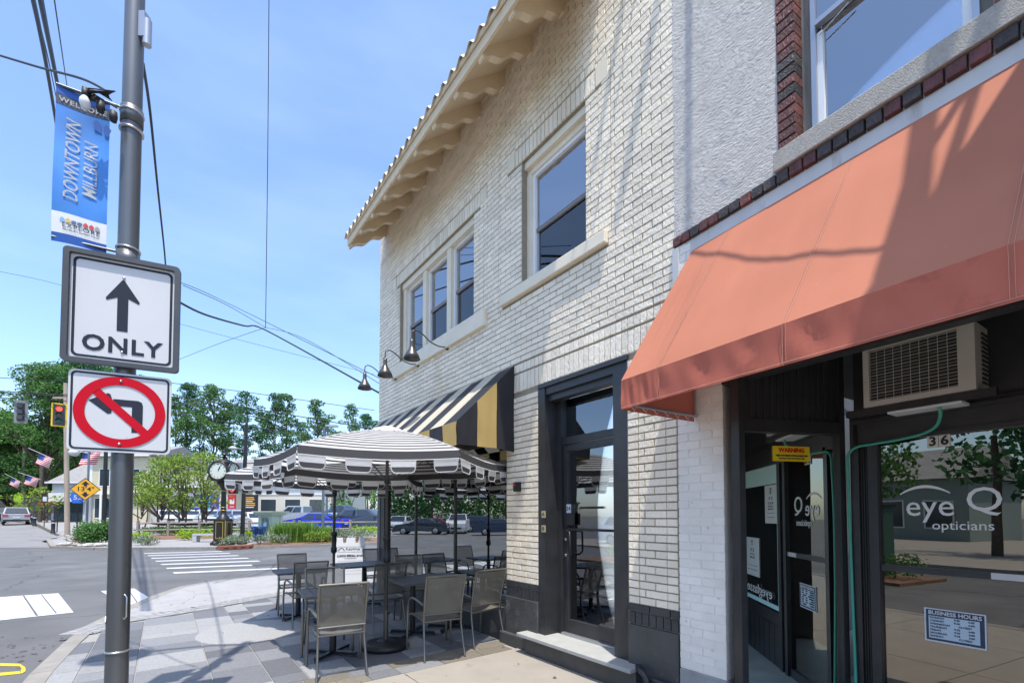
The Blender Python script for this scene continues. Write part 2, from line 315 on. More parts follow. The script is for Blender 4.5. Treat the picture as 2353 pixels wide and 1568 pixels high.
def text(s, h, mtx, parent, m, name='lettering', depth=0.0015, shear=0.0, vs=1.0, wx=1.0, bold=0.0, align='CENTER', space=1.0):
    cu = bpy.data.curves.new(name, 'FONT'); cu.body = s; cu.size = h * 1.38; cu.extrude = depth; cu.shear = shear; cu.offset = bold
    cu.align_x = align; cu.align_y = 'CENTER'; cu.space_character = space; cu.resolution_u = 3
    t = bpy.data.objects.new(name, cu); col.objects.link(t); bpy.context.view_layer.update()
    me = bpy.data.meshes.new_from_object(t.evaluated_get(bpy.context.evaluated_depsgraph_get())); bpy.data.objects.remove(t)
    me.transform(mtx @ Matrix.Diagonal((wx * vs, 1, 1, 1))); me.materials.clear(); me.materials.append(m)
    return link(name, me, parent)
# matrix for flat writing on a wall-like plane whose local x runs along u, front faces -y, text upright
def wallM(u, y, z, flip=False, rot=0.0):
    return Matrix.Translation((u, y, z)) @ Matrix.Rotation(math.pi / 2, 4, 'X') @ Matrix.Diagonal((-1 if flip else 1, 1, 1, 1)) @ Matrix.Rotation(rot, 4, 'Z')

# ------------------------------------------------------------------ facade frames
class Frame:
    def __init__(s, O, u):
        s.O = Vector((O[0], O[1], 0)); s.u = Vector((u[0], u[1], 0)).normalized(); s.n = Vector((-s.u.y, s.u.x, 0)); s.rz = math.atan2(s.u.y, s.u.x)
    def w(s, u, y, z=0): return s.O + s.u * u + s.n * y + Vector((0, 0, z))     # y > 0 goes into the wall
FW = Frame((-2.73, 9.26), (0.608, -0.793)); FE = Frame((1.406, 3.866), (0.520, -0.854)); FS = Frame((1.689, 3.40), (0.931, 0.183))

def unit_brick():
    c = 0.04
    vs = [(0, 1, 0), (1, 1, 0), (1, 1, 1), (0, 1, 1), (0, .12, 0), (1, .12, 0), (1, .12, 1), (0, .12, 1), (.02, 0, c), (.98, 0, c), (.98, 0, 1 - c), (.02, 0, 1 - c)]
    fs = [(0, 1, 5, 4), (1, 2, 6, 5), (2, 3, 7, 6), (3, 0, 4, 7), (4, 5, 9, 8), (5, 6, 10, 9), (6, 7, 11, 10), (7, 4, 8, 11), (8, 9, 10, 11)]
    return vs, fs
UB = unit_brick()
_ub = {}
def brick_objs(lst, m, parent, frame, near=300, dep=0.09, stuffname='brick_courses', partname='brick'):
    """lst: (u0,u1,z0,z1) in frame coordinates of parent; nearest ones singly, the rest joined."""
    cam2 = Vector((0, 0, HCAM))
    def size(b):
        p = frame.w((b[0] + b[1]) / 2, 0, (b[2] + b[3]) / 2); q = p - cam2
        if q.y < 0.3: return 0
        px = 1176 + FPX * q.x / q.y; py = 1185 - FPX * q.z / q.y
        if px < -50 or px > 2400 or py < -80 or py > 1650: return 0
        return (b[1] - b[0]) * (b[3] - b[2]) / q.length_squared
    lst = sorted(lst, key=size, reverse=True)
    if m.name not in _ub:
        me = bpy.data.meshes.new('brick'); me.from_pydata(UB[0], [], UB[1]); me.materials.append(m); _ub[m.name] = me
    for b in lst[:near]:
        j = rnd.uniform(-0.002, 0.002)
        o = link(partname, _ub[m.name], parent); o.location = (b[0], j, b[2]); o.scale = (b[1] - b[0], dep, b[3] - b[2])
    if lst[near:]:
        V = np.array(UB[0]); k = len(lst) - near; B = np.array(lst[near:])
        vs = np.empty((k, 12, 3)); jj = np.array([rnd.uniform(-0.002, 0.002) for _ in range(k)])
        vs[:, :, 0] = B[:, None, 0] + V[None, :, 0] * (B[:, 1] - B[:, 0])[:, None]
        vs[:, :, 1] = V[None, :, 1] * dep + jj[:, None]
        vs[:, :, 2] = B[:, None, 2] + V[None, :, 2] * (B[:, 3] - B[:, 2])[:, None]
        fs = (np.array(UB[1])[None] + (np.arange(k) * 12)[:, None, None]).reshape(-1, 4)
        me = bpy.data.meshes.new(stuffname); me.from_pydata(vs.reshape(-1, 3).tolist(), [], fs.tolist()); me.materials.append(m)
        link(stuffname, me, parent, 'stuff')
def courses(u0, u1, z0, z1, holes, ch=0.0712, L=0.212, jt=0.010, cols=(), off=0.0, minlen=0.035):
    """running bond with holes (u0,u1,z0,z1) and straight-jointed header columns (ua,ub,za,zb)"""
    res = []; n = int(round((z1 - z0) / ch))
    for i in range(n):
        za = z0 + i * ch; zb = za + ch - jt; zm = (za + zb) / 2
        cuts = set([u0, u1]); segs = []
        blocked = [(h[0], h[1]) for h in holes if h[2] < zm < h[3]]
        cc = [(c[0], c[1]) for c in cols if c[2] < zm < c[3]]
        spans = [(u0, u1)]
        for b in blocked + cc:
            ns = []
            for s_ in spans:
                if b[1] <= s_[0] or b[0] >= s_[1]: ns.append(s_); continue
                if b[0] > s_[0]: ns.append((s_[0], b[0]))
                if b[1] < s_[1]: ns.append((b[1], s_[1]))
            spans = ns
        for c in cc: res.append((c[0] + jt / 2, c[1] - jt / 2, za, zb))
        x0 = off + (i % 2) * L / 2
        for s_ in spans:
            k = math.floor((s_[0] - x0) / L); a = s_[0]
            while a < s_[1] - 1e-6:
                e = min(x0 + (k + 1) * L, s_[1]); k += 1
                if e - a < minlen: 
                    if e >= s_[1] - 1e-6: break
                    continue
                if s_[1] - e < minlen: e = s_[1]
                res.append((a + (jt / 2 if a > u0 else 0), e - (jt / 2 if e < s_[1] else 0), za, zb)); a = e
    return res
def soldiers(u0, u1, z0, z1, wd=0.0712, jt=0.010):
    n = int(round((u1 - u0) / wd)); w_ = (u1 - u0) / n
    return [(u0 + i * w_ + jt / 2, u0 + (i + 1) * w_ - jt / 2, z0, z1 - jt) for i in range(n)]
def holed_wall(name, u0, u1, z0, z1, holes, y, th, m, parent, kind=None):
    us = sorted(set([u0, u1] + [q for h in holes for q in h[:2] if u0 < q < u1])); zs = sorted(set([z0, z1] + [q for h in holes for q in h[2:4] if z0 < q < z1]))
    b = MB()
    for i in range(len(us) - 1):
        for j in range(len(zs) - 1):
            um, zm = (us[i] + us[i + 1]) / 2, (zs[j] + zs[j + 1]) / 2
            if any(h[0] < um < h[1] and h[2] < zm < h[3] for h in holes): continue
            b.quad((us[i], y, zs[j]), (us[i + 1], y, zs[j]), (us[i + 1], y, zs[j + 1]), (us[i], y, zs[j + 1]))
            b.quad((us[i], y + th, zs[j]), (us[i], y + th, zs[j + 1]), (us[i + 1], y + th, zs[j + 1]), (us[i + 1], y + th, zs[j]))
    for h in holes:
        a, c, d, e = h[:4]
        b.quad((a, y, d), (a, y, e), (a, y + th, e), (a, y + th, d)); b.quad((c, y, d), (c, y + th, d), (c, y + th, e), (c, y, e))
        b.quad((a, y, e), (c, y, e), (c, y + th, e), (a, y + th, e)); b.quad((a, y, d), (a, y + th, d), (c, y + th, d), (c, y, d))
    for (a, c) in ((u0, u0), (u1, u1)): b.quad((a, y, z0), (a, y + th, z0), (a, y + th, z1), (a, y, z1))
    b.quad((u0, y, z1), (u1, y, z1), (u1, y + th, z1), (u0, y + th, z1))
    return b.build(name, m, parent, kind)
exec_parts = []

# ------------------------------------------------------------------ ground, road, pavements
def sheet(name, poly, dz, m, parent=None, kind='structure', thick=0.0):
    bm = bmesh.new(); vs = [bm.verts.new((p[0], p[1], 0)) for p in poly]; bm.faces.new(vs)
    for yy in (25, 45):
        bmesh.ops.bisect_plane(bm, geom=bm.verts[:] + bm.edges[:] + bm.faces[:], plane_co=(0, yy, 0), plane_no=(0, 1, 0))
    bmesh.ops.triangulate(bm, faces=bm.faces[:])
    for v in bm.verts: v.co.z = terr(v.co.y) + dz
    bm.normal_update()
    for f in bm.faces:
        if f.normal.z < 0: f.normal_flip()
    if thick:
        r = bmesh.ops.extrude_face_region(bm, geom=bm.faces[:]); 
        for v in [e for e in r['geom'] if isinstance(e, bmesh.types.BMVert)]: v.co.z -= thick
        bmesh.ops.recalc_face_normals(bm, faces=bm.faces[:])
    me = bpy.data.meshes.new(name); bm.to_mesh(me); bm.free(); me.materials.append(m)
    return link(name, me, parent, kind)
ground = sheet('ground', [(-700, -300), (700, -300), (700, 900), (-700, 900)], -0.20, mat('distant_ground', (0.13, 0.13, 0.11), 0.95, var=0.2, scale=0.1))
road = sheet('road', [(-90, -60), (60, -60), (60, 26), (-90, 26)], -0.08, M_asph)
sheet('far_street', [(-23.4, 24.2), (-28.7, 27.8), (-30.8, 31), (-48.6, 46), (-78, 70), (-130, 70), (-90, 24.2)], -0.07, M_asphF)
sheet('parking_lot', [(-24, 32.5), (30, 32.5), (30, 60), (-24, 60)], -0.03, M_asphF)
K = [(6.1, -9.8), (1.2, -3.3), (-4.86, 4.64), (-5.6, 5.72), (-6.15, 6.58), (-6.42, 7.2), (-6.75, 7.98), (-7.2, 9.19), (-7.5, 10.3), (-7.28, 11.4), (-6.5, 12.3), (-4.9, 13.3), (-3.0, 14.2), (0, 15.6), (14, 21.8)]
sidewalk = sheet('sidewalk', [(p[0], p[1]) for p in K] + [(20, 18), (20, -9.8)], 0.0, M_joint, thick=0.25)
def offset_line(P, d):
    res = []
    for i, p in enumerate(P):
        a = Vector(P[max(i - 1, 0)]); b = Vector(P[min(i + 1, len(P) - 1)]); t = (b - a).normalized(); res.append((p[0] + t.y * d, p[1] - t.x * d))
    return res
K2 = offset_line(K, 0.17)
def seg_resample(P, step):
    res = [Vector(P[0])]
    for i in range(1, len(P)):
        a, b = Vector(P[i - 1]), Vector(P[i]); n = max(1, round((b - a).length / step))
        res += [a + (b - a) * k / n for k in range(1, n + 1)]
    return res
Ks = seg_resample(K, 1.2); Ks2 = offset_line([tuple(p) for p in Ks], 0.17)
for i in range(1, len(Ks) - 1):
    a, b = Ks[i], Ks[i + 1]; c, d = Vector(Ks2[i + 1]), Vector(Ks2[i]); g = (b - a).normalized() * 0.004
    top = 0.014; mb = MB()
    vs = [(a + g), (b - g), (c - g), (d + g)]; e = [(b - a).normalized().yx * 0] * 4
    lo = [(v.x - (0.03 if k < 2 else 0) * (b - a).normalized().y * 1, v.y + (0.03 if k < 2 else 0) * (b - a).normalized().x, -0.2) for k, v in enumerate(vs)]
    mb.add([(v.x, v.y, top) for v in vs] + lo, [(3, 2, 1, 0), (0, 1, 5, 4), (1, 2, 6, 5), (2, 3, 7, 6), (3, 0, 4, 7)])
    mb.build('kerb_stone', M_kerb, sidewalk)
INNER = [(-4.45, 4.25), (-5.05, 5.2), (-5.65, 6.2), (-5.75, 6.9), (-5.45, 7.35), (-5.2, 7.8), (-5.01, 8.28), (-4.8, 8.8), (-4.45, 9.5), (-3.6, 10.4), (-2.2, 11.1), (2, 13.2), (9, 16.5)]
Kin = [p for p in Ks2[3:-1] if p[1] > 4.2]
band = [p for p in Kin if p[1] < 15.6]
sheet('corner_ramp_band', [(-5.65, 6.2)] + [p for p in band if p[1] > 6.6] + [(2, 13.4)] + list(reversed([q for q in INNER if 6.5 < q[1] < 13.3])), 0.012, M_concW)
def in_poly(x, y, P):
    c = False; j = len(P) - 1
    for i in range(len(P)):
        if (P[i][1] > y) != (P[j][1] > y) and x < (P[j][0] - P[i][0]) * (y - P[i][1]) / (P[j][1] - P[i][1]) + P[i][0]: c = not c
        j = i
    return c
paver_poly = [(-4.72, 4.78), (-5.45, 5.8), (-5.95, 6.55), (-5.85, 6.95), (-5.45, 7.35), (-5.2, 7.8), (-5.01, 8.28), (-4.8, 8.8), (-4.45, 9.5), (-3.6, 10.4), (-2.2, 11.1), (2, 13.2), (6, 12), (1, 12.2), (-2.6, 9.35), (-2.6, 9.2), (1.2, 4.2), (-2.4, 1.7)]
discc = G(582, 1449)
pm = {}
def paver_mesh(m, k, sx, sy):
    key = (m.name, round(sx, 2), round(sy, 2))
    if key not in pm:
        b = MB(); c = 0.004; b.add([(0, 0, 0), (sx, 0, 0), (sx, sy, 0), (0, sy, 0), (c, c, .008), (sx - c, c, .008), (sx - c, sy - c, .008), (c, sy - c, .008)], [(0, 1, 5, 4), (1, 2, 6, 5), (2, 3, 7, 6), (3, 0, 4, 7), (4, 5, 6, 7)])
        pm[key] = b.mesh('paver', m)
    return pm[key]
rp = random.Random(21); npav = 0; v = 0.0; row = 0; far_b = {}
cand = []
while v < 5.2:
    dv = (0.46, 0.30, 0.46, 0.61)[row % 4]; u = -4.4 + rp.uniform(0, .5)
    while u < 4.22:
        du = rp.choice((0.30, 0.46, 0.61, 0.61)); 
        if u + du > 4.22: du = 4.22 - u
        if du > 0.08:
            c = FW.w(u + du / 2, -(v + dv / 2)); 
            if in_poly(c.x, c.y, paver_poly): cand.append((u, v, du, dv, rp.choices((0, 1, 2, 4), (4, 3, 3, 3))[0]))
        u += du
    v += dv; row += 1
u = 4.22; v = 0.0
for rr in range(2):
    v = 0.1 * rr
    while v < 4.3:
        dvv = rp.choice((0.3, 0.42, 0.5)); cand.append((4.22 + rr * 0.21, v, 0.21, dvv, rp.choice((3, 3, 4, 1)))); v += dvv
cand.sort(key=lambda c: (FW.w(c[0], -c[1])).length)
for n_, (u, v, du, dv, k) in enumerate(cand[:290]):
    o = link('paver', paver_mesh(PAV[k], k, du - .008, dv - .008), sidewalk); p = FW.w(u + .004, -(v + dv - .004), 0.0 + rp.uniform(0, .002))
    o.location = p; o.rotation_euler = (0, 0, FW.rz)
mb = MB()
for (u, v, du, dv, k) in cand[290:]:
    c = [FW.w(a, -b, .006) for a, b in ((u + .004, v + dv - .004), (u + du - .004, v + dv - .004), (u + du - .004, v + .004), (u + .004, v + .004))]; mb.quad(*c, mi=k)
if mb.v: mb.build('distant_pavers', PAV, sidewalk, 'stuff')
MB().lathe([(0.001, .014), (0.66, .014), (0.68, .0), ], (discc.x, discc.y, 0), n=48, sm=False).build('granite_disc', M_granite, sidewalk)
# concrete slabs towards the camera
for i in range(6):
    for j in range(3):
        a, b = 4.645 + i * 1.5, j * 1.5
        q = [FW.w(a + .005, -b - .005, .01), FW.w(a + 1.495, -b - .005, .01), FW.w(a + 1.495, -b - 1.495, .01), FW.w(a + .005, -b - 1.495, .01)]
        l = [v - Vector((0, 0, .05)) for v in q]
        MB().add(q + l, [(3, 2, 1, 0), (0, 1, 5, 4), (1, 2, 6, 5), (2, 3, 7, 6), (3, 0, 4, 7)]).build('concrete_slab', M_conc, sidewalk)
# joints of the cobble strip by the ramp
cs = MB()
for i, (a, b) in enumerate(zip(INNER[2:10], INNER[3:11])):
    a, b = Vector(a), Vector(b); t = (b - a); L_ = t.length; t.normalize(); nn = Vector((-t.y, t.x)) * 1
    n_ = int(L_ / 0.11)
    for k in range(n_):
        for r_ in range(3):
            p = a + t * (k * L_ / n_) + nn * (0.02 + r_ * 0.14); s_ = L_ / n_ - 0.012
            q = [p, p + t * s_, p + t * s_ + nn * 0.128, p + nn * 0.128]; cs.add([(x.x, x.y, .0165) for x in q], [(0, 1, 2, 3)], (i * 7 + k + r_) % 2)
cs.build('cobble_strip', [PAV[0], M_concW], sidewalk, 'stuff')
# painted crossings
def stripe(P, name='crosswalk_stripe', z=-0.075, m=M_paint): return sheet(name, [(p[0], p[1]) for p in P], z, m, road, kind=None)
LE = [(-16.74, 20.46), (-15.13, 18.86), (-13.91, 17.55), (-12.83, 16.41), (-11.97, 15.55), (-10.71, 14.18), (-9.70, 13.13)]
LE2 = [(-9.86 - 1.09 * k, 13.35 + 1.17 * k) for k in range(7)]
for k, p in enumerate(LE2):
    d = Vector((0.91, 0.41)); q = Vector(p); e = q + d * (3.0 if k != 1 else 2.4); t = Vector((-0.28, 0.30))
    stripe([tuple(q), tuple(e), tuple(e + t), tuple(q + t)])
def px4(*P): return [G(x, y, -0.08) for x, y in P]
stripe(px4((-120, 1385), (-60, 1375), (134, 1362), (169, 1406), (-90, 1434)))
stripe(px4((231, 1357), (308, 1351), (351, 1377), (318, 1391), (275, 1383)))
for P in (((-40, 1522), (45, 1524), (46, 1530), (-40, 1529)), ((-40, 1548), (48, 1541), (47, 1547), (-40, 1556)), ((45, 1524), (58, 1532), (59, 1541), (50, 1547), (46, 1542), (50, 1536), (46, 1530))):
    stripe(px4(*P), 'painted_utility_mark', m=M_yellow)
for P in (((52, 1368), (56, 1368), (88, 1414), (82, 1414)), ((94, 1366), (97, 1366), (131, 1408), (127, 1408)), ((292, 1352), (294, 1352), (321, 1389), (317, 1389))): stripe(px4(*P), 'pavement_seam', z=-.071, m=M_asph)
g = G(611, 1297, -0.08); MB().lathe([(0.001, .006), (0.42, .006), (0.43, 0)], (g.x, g.y, -.078), n=24, sm=False).build('manhole_cover', mat('cast_iron', (0.07, 0.06, 0.055), 0.7), road)
for a, b in (((0, 1262), (26, 1259)), ((30, 1262), (60, 1259))): pass
# far corner: plaza, pavements and kerb
FK = [(-78, 69), (-48.0, 46.2), (-30.6, 31.2), (-28.3, 28.0), (-23.7, 23.7), (-20.5, 22.6), (-14.8, 23.0), (-10.2, 25.2), (4, 31.6), (26, 41)]
far_walk = sheet('far_sidewalk', FK + [(26, 47), (-10, 47), (-60, 69)], 0.03, mat('far_concrete', (0.27, 0.26, 0.25), 0.9, var=0.1, scale=1.0, bump=0.1, bscale=30), thick=0.2)
for a, b in zip(seg_resample(FK, 3)[:-1], seg_resample(FK, 3)[1:]):
    if b.y < 60:
        n_ = Vector((b - a).normalized().yx); n_ = Vector((n_.x, -n_.y)) * 0.2; h = 0.055
        q = [(a.x, a.y, terr(a.y) + h), (b.x, b.y, terr(b.y) + h), (b.x + n_.x, b.y + n_.y, terr(b.y) + h), (a.x + n_.x, a.y + n_.y, terr(a.y) + h)]
        MB().add(q + [(p[0], p[1], p[2] - .3) for p in q], [(3, 2, 1, 0), (0, 1, 5, 4), (2, 3, 7, 6), (1, 2, 6, 5), (3, 0, 4, 7)]).build('far_kerb_stone', M_kerb, far_walk)
bed1 = sheet('planting_bed', [(-14.4, 23.6), (-10.4, 25.5), (-2, 29.4), (8, 34), (6, 36), (-6, 31), (-12, 28), (-14.5, 26)], 0.045, M_mulch)
bed2 = sheet('planting_bed', [(-23, 27.5), (-19.5, 28.8), (-12, 30.5), (-12.5, 32.5), (-24, 32.3), (-26, 29)], 0.045, M_mulch)
g1, g2 = G(507, 1262, -0.05), G(583, 1258, -0.05)
di = thing('storm_drain', 'rusty iron storm drain inlet set in the far kerb beside the clock', 'drain', tuple((g1 + g2) / 2), math.atan2(g2.y - g1.y, g2.x - g1.x))
Ld = (g2 - g1).length
b = MB().box((-Ld / 2, -.05, 0), (Ld / 2, .5, .17)); b.build('casting', M_rust, di)
for k in range(4): bx('slot', (-Ld / 2 + .12 + k * Ld / 4, -.056, .05), (-Ld / 2 + .12 + k * Ld / 4 + .22, -.045, .09), M_black, di)

# ------------------------------------------------------------------ cream brick corner building
bw = thing('cream_brick_building', 'two storey cream painted brick corner building with tiled eave and restaurant window', 'building', tuple(FW.O), FW.rz)
UWE = 6.80; ZT = 7.50
H_sing = (4.67, 5.76, 4.45, 6.02); H_tri = (1.0, 3.58, 4.41, 5.97); H_door = (4.99, 6.28, 0.0, 3.13); H_shop = (0.0, 4.37, 0.0, 3.0)
holesW = [H_sing, H_tri, H_door, H_shop]
holed_wall('wall', 0.0, UWE, 0.0, ZT, [(h[0] + (0.012 if h[0] > 0.01 else -0.01), h[1] - 0.012, h[2] - (0.01 if h[2] == 0 else -0.01), h[3]) for h in holesW], 0.013, 0.30, M_mortW, bw)
sol = soldiers(0.85, 3.75, 5.975, 6.19) + soldiers(4.55, 5.90, 6.025, 6.24) + soldiers(4.50, 6.72, 3.135, 3.37) + soldiers(0.85, 3.75, 6.20, 6.30) + soldiers(4.55, 5.9, 6.25, 6.35) + soldiers(4.50, 6.72, 3.38, 3.49)
hb = [(0.85, 3.75, 5.93, 6.30), (4.55, 5.90, 6.0, 6.355), (4.50, 6.72, 3.1, 3.495), (0.74, 3.92, 4.19, 4.44), (4.28, 6.06, 4.31, 4.45), (3.75, 3.92, 5.97, 6.2), (0.66, 0.85, 5.97, 6.2), (4.38, 4.55, 6.02, 6.24), (5.90, 6.08, 6.02, 6.24)]
colsW = [(3.72, 3.84, 4.45, 5.95), (4.08, 4.20, 4.2, 6.4), (5.98, 6.10, 4.46, 6.3), (6.28, 6.40, 0.8, 3.1), (6.69, 6.80, 0.8, 3.1), (4.37, 4.49, 0.8, 3.0), (4.87, 4.985, 0.8, 3.1)]
lst = courses(0.0, UWE, 0.80, ZT, holesW + hb, cols=colsW) + sol
brick_objs(lst, M_brickW, bw, FW, near=290)
# return bricks on the short west face of the pier seen at the corner
for (a, z) in ((3.75, 5.98), (0.66, 5.98), (4.38, 6.03), (5.905, 6.03)):
    bx('corner_block', (a + .005, -0.004, z), (a + .165, .05, z + .205), M_trim, bw)
# black painted plinth: stretcher row, upright row, smooth base
for (a, e) in ((4.37, 4.985), (6.28, 6.80)):
    for q in courses(a, e, 0.73, 0.80, [], ch=0.07, L=0.21): MB().box((q[0], -.004, q[2]), (q[1], .08, q[3])).build('plinth_brick', M_blackbrick, bw)
    for q in soldiers(a, e, 0.615, 0.73, wd=0.0765): MB().box((q[0], -.004, q[2]), (q[1], .08, q[3])).build('plinth_brick', M_blackbrick, bw)
    bevel(bx('plinth', (a - .005, -.012, 0.0), (e, .2, 0.605), M_blackwall, bw), .012)
bx('threshold_wall', (4.86, -.09, 0.0), (6.42, .05, .205), M_blackwall, bw)
bevel(bx('rough_footing', (4.28, -.05, 0.0), (4.99, .0, .16), M_blackwall, bw), .02)
# sills
bevel(bx('window_sill', (4.28, -.055, 4.315), (6.06, .12, 4.445), M_trim, bw), .008)
bevel(bx('window_sill', (0.74, -.055, 4.20), (3.92, .12, 4.435), M_trim, bw), .008)
# sash windows: lintel board, frame, two sashes, panes
def sash(u0, u1, z0, z1, parent, y=0.11, zm=None, brk=False):
    zm = zm or (z0 + z1) / 2 - .0; f = MB(); t = .045
    f.box((u0, y, z0), (u0 + t, y + .07, z1)).box((u1 - t, y, z0), (u1, y + .07, z1)).box((u0 + t, y, z1 - t), (u1 - t, y + .07, z1)).box((u0 + t, y, z0), (u1 - t, y + .07, z0 + .05))
    fr = f.build('window_frame', M_white, parent)
    s = MB(); s.box((u0 + t, y + .02, zm - .025), (u1 - t, y + .06, zm + .025)); s.build('meeting_rail', mat('taupe_rail', (0.20, 0.18, 0.17), .5), fr)
    bx('side_track', (u0 + t, y + .03, z0 + .05), (u0 + t + .03, y + .06, zm - .025), M_alu, fr)
    bx('pane', (u0 + t, y + .035, zm + .025), (u1 - t, y + .041, z1 - t), G_win, fr)
    bx('pane', (u0 + t + .03, y + .045, z0 + .05), (u1 - t, y + .051, zm - .025), G_scr, fr)
    bx('shade', (u0 + t, y + .10, zm - .0), (u1 - t, y + .105, z1 - t), M_shade, fr)
    bx('insect_screen', (u0 + t, y + .08, z0 + .05), (u1 - t, y + .083, zm - .02), mat('navy_screen', (0.06, 0.08, 0.17), .7, var=.3, scale=6), fr)
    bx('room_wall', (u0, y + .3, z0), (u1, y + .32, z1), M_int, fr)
    return fr
bx('window_head', (4.672, .05, 5.93), (5.758, .13, 6.018), M_trim, bw); bx('window_head', (4.672, .10, 5.86), (5.758, .17, 5.93), M_trim, bw)
bx('window_jamb', (4.672, .09, 4.45), (4.76, .2, 5.86), M_trim, bw)
sash(4.76, 5.757, 4.45, 5.86, bw, y=.12, zm=5.13)
bx('window_head', (1.0, .05, 5.86), (3.578, .14, 5.968), M_trim, bw)
for a in (1.0, 1.83, 2.68): 
    bx('window_mullion', (a + (0.0 if a == 1.0 else 0.0), .07, 4.435), (a + .13, .2, 5.86), M_trim, bw)
for a, e in ((1.13, 1.83), (1.96, 2.68), (2.81, 3.576)): sash(a, e, 4.435, 5.86, bw, y=.12, zm=5.12)
bx('tile_filler', (.25, -.778, 6.925), (6.10, -.756, 6.985), M_trim, bw)
# eave: sloping soffit, scalloped brackets, fascia, tiles
EL, ER = 0.25, 6.10
sl = (6.86 - 7.47) / 0.72
b = MB(); b.add([(EL, 0.0, 7.47), (ER, 0.0, 7.47), (ER, -.72, 6.86), (EL, -.72, 6.86), (EL, 0.0, 7.53), (ER, 0.0, 7.53), (ER, -.72, 6.92), (EL, -.72, 6.92)],
               [(0, 3, 2, 1), (4, 5, 6, 7), (0, 1, 5, 4), (1, 2, 6, 5), (2, 3, 7, 6), (3, 0, 4, 7)]); b.build('soffit', M_eave, bw)
bx('fascia', (EL, -.75, 6.79), (ER, -.72, 6.93), M_eave, bw)
def bracket(u):
    P = [(0.0, 7.47), (-.72, 6.86), (-.72, 6.74)]
    for k in range(0, 13):
        t = k / 12; P.append((-.70 + .68 * t, 6.735 + (7.25 - 6.735) * t + 0.030 * math.sin(t * 4 * math.pi)))
    P.append((0.0, 7.25))
    m = MB().prism(P, u - .045, u + .045, plane='yz'); return m.build('eave_bracket', M_eave, bw)
for k in range(11):
    u = 5.97 - .563 * k
    if u > EL: bracket(u)
bracket(EL + .045)
ntile = 28
for k in range(ntile):
    u = EL + (k + .5) * (ER - EL) / ntile; r_ = (ER - EL) / ntile / 2
    prof = []
    for q in range(9):
        a_ = q / 8 * math.pi * 2; prof.append((u - r_ + 2 * r_ * q / 8, 0.045 * (1 - math.cos(a_)) / 1.0))
    vs = []
    for (yy, zz) in ((-.80, 6.915), (-.28, 7.345)):
        vs += [(x, yy, zz + h) for x, h in prof] + [(x, yy - .012, zz + h - .016) for x, h in prof]
    fs = []
    for q in range(8): fs += [(q, q + 1, 18 + q + 1, 18 + q), (9 + q, 27 + q, 27 + q + 1, 9 + q + 1), (q, 9 + q, 9 + q + 1, q + 1)]
    MB().add(vs, fs, 0, False).build('roof_tile', M_tile, bw)
b = MB(); 
for r_ in range(2):
    for k in range(ntile):
        u = EL + (k + .5) * (ER - EL) / ntile; rr = (ER - EL) / ntile / 2; y0 = -.30 + r_ * .45; z0 = 7.34 + r_ * .38
        for q in range(6):
            x0 = u - rr + 2 * rr * q / 6; x1 = u - rr + 2 * rr * (q + 1) / 6; h0 = .045 * (1 - math.cos(q / 3 * math.pi)); h1 = .045 * (1 - math.cos((q + 1) / 3 * math.pi))
            b.quad((x0, y0, z0 + h0), (x1, y0, z0 + h1), (x1, y0 + .47, z0 + h1 + .36), (x0, y0 + .47, z0 + h0 + .36))
b.build('upper_roof_tiles', M_tile, bw, 'stuff')
MB().box((0.0, .31, 7.3), (3.2, 6.0, 7.45)).build('roof', M_int, bw)  # cut short on purpose, open above the stairs to let daylight in
MB().box((0.0, .32, 3.02), (4.66, 7.0, 3.12)).box((4.66, 3.2, 3.02), (UWE, 7.0, 3.12)).build('floor_slab', M_int, bw)  # hole left over the stairs so daylight brightens the stairwell
# party walls and back of the shop
MB().box((UWE - .12, .32, 0), (UWE, 7.0, 7.4)).box((4.55, .32, 0), (4.65, 7.0, 3.0)).build('party_wall', M_int, bw)
MB().box((0, .32, 3.12), (.25, 7.0, 7.4)).build('side_wall', M_mortW, bw)
MB().box((0, 6.9, 0), (4.6, 7.0, 3.0)).build('back_wall', M_int, bw)
MB().box((0.05, .06, 0.0), (4.6, 6.9, .06)).build('shop_floor', M_intfloor, bw)
# restaurant shopfront
bx('knee_wall', (.12, .03, .0), (4.37, .2, .42), M_blackwall, bw)
bx('corner_post', (0.0, -.01, 0), (.13, .12, 3.0), mat('grey_corner_post', (0.10, 0.10, 0.10), .5), bw); bx('corner_post', (.135, .0, 0), (.33, .2, 3.0), M_blackfr, bw)
bx('shop_sign_board', (.33, .02, 2.62), (4.365, .14, 2.995), mat('dark_walnut_board', (0.07, 0.035, 0.02), .5, var=.3, scale=5), bw)
for u in (1.62, 2.98): bx('mullion', (u - .02, .05, .42), (u + .02, .10, 2.62), M_blackfr, bw)
bx('transom_bar', (.33, .05, 2.56), (4.365, .1, 2.62), M_blackfr, bw)
for a, e in ((.33, 1.6), (1.64, 2.96), (3.0, 4.36)): bx('shop_pane', (a, .07, .42), (e, .078, 2.56), G_store, bw)
for (a, e) in ((.4, 2.4), (2.5, 4.6), (4.7, 6.8)): bx('side_pane', (.08, a, .4), (.088, e, 2.7), G_side, bw)
for a in (.33, 2.42, 4.62, 6.82): bx('side_post', (.03, a, 0), (.12, a + .07, 3.0), M_blackfr, bw)
bx('side_knee_wall', (.0, .2, 0), (.14, 6.9, .4), M_blackwall, bw); bx('side_head', (.0, .2, 2.7), (.14, 6.9, 3.02), M_blackfr, bw)
text('CIABEL', .16, wallM(3.9, .012, 2.80), bw, mat('faint_gold_lettering', (0.30, 0.17, 0.06), .5), wx=1.0)
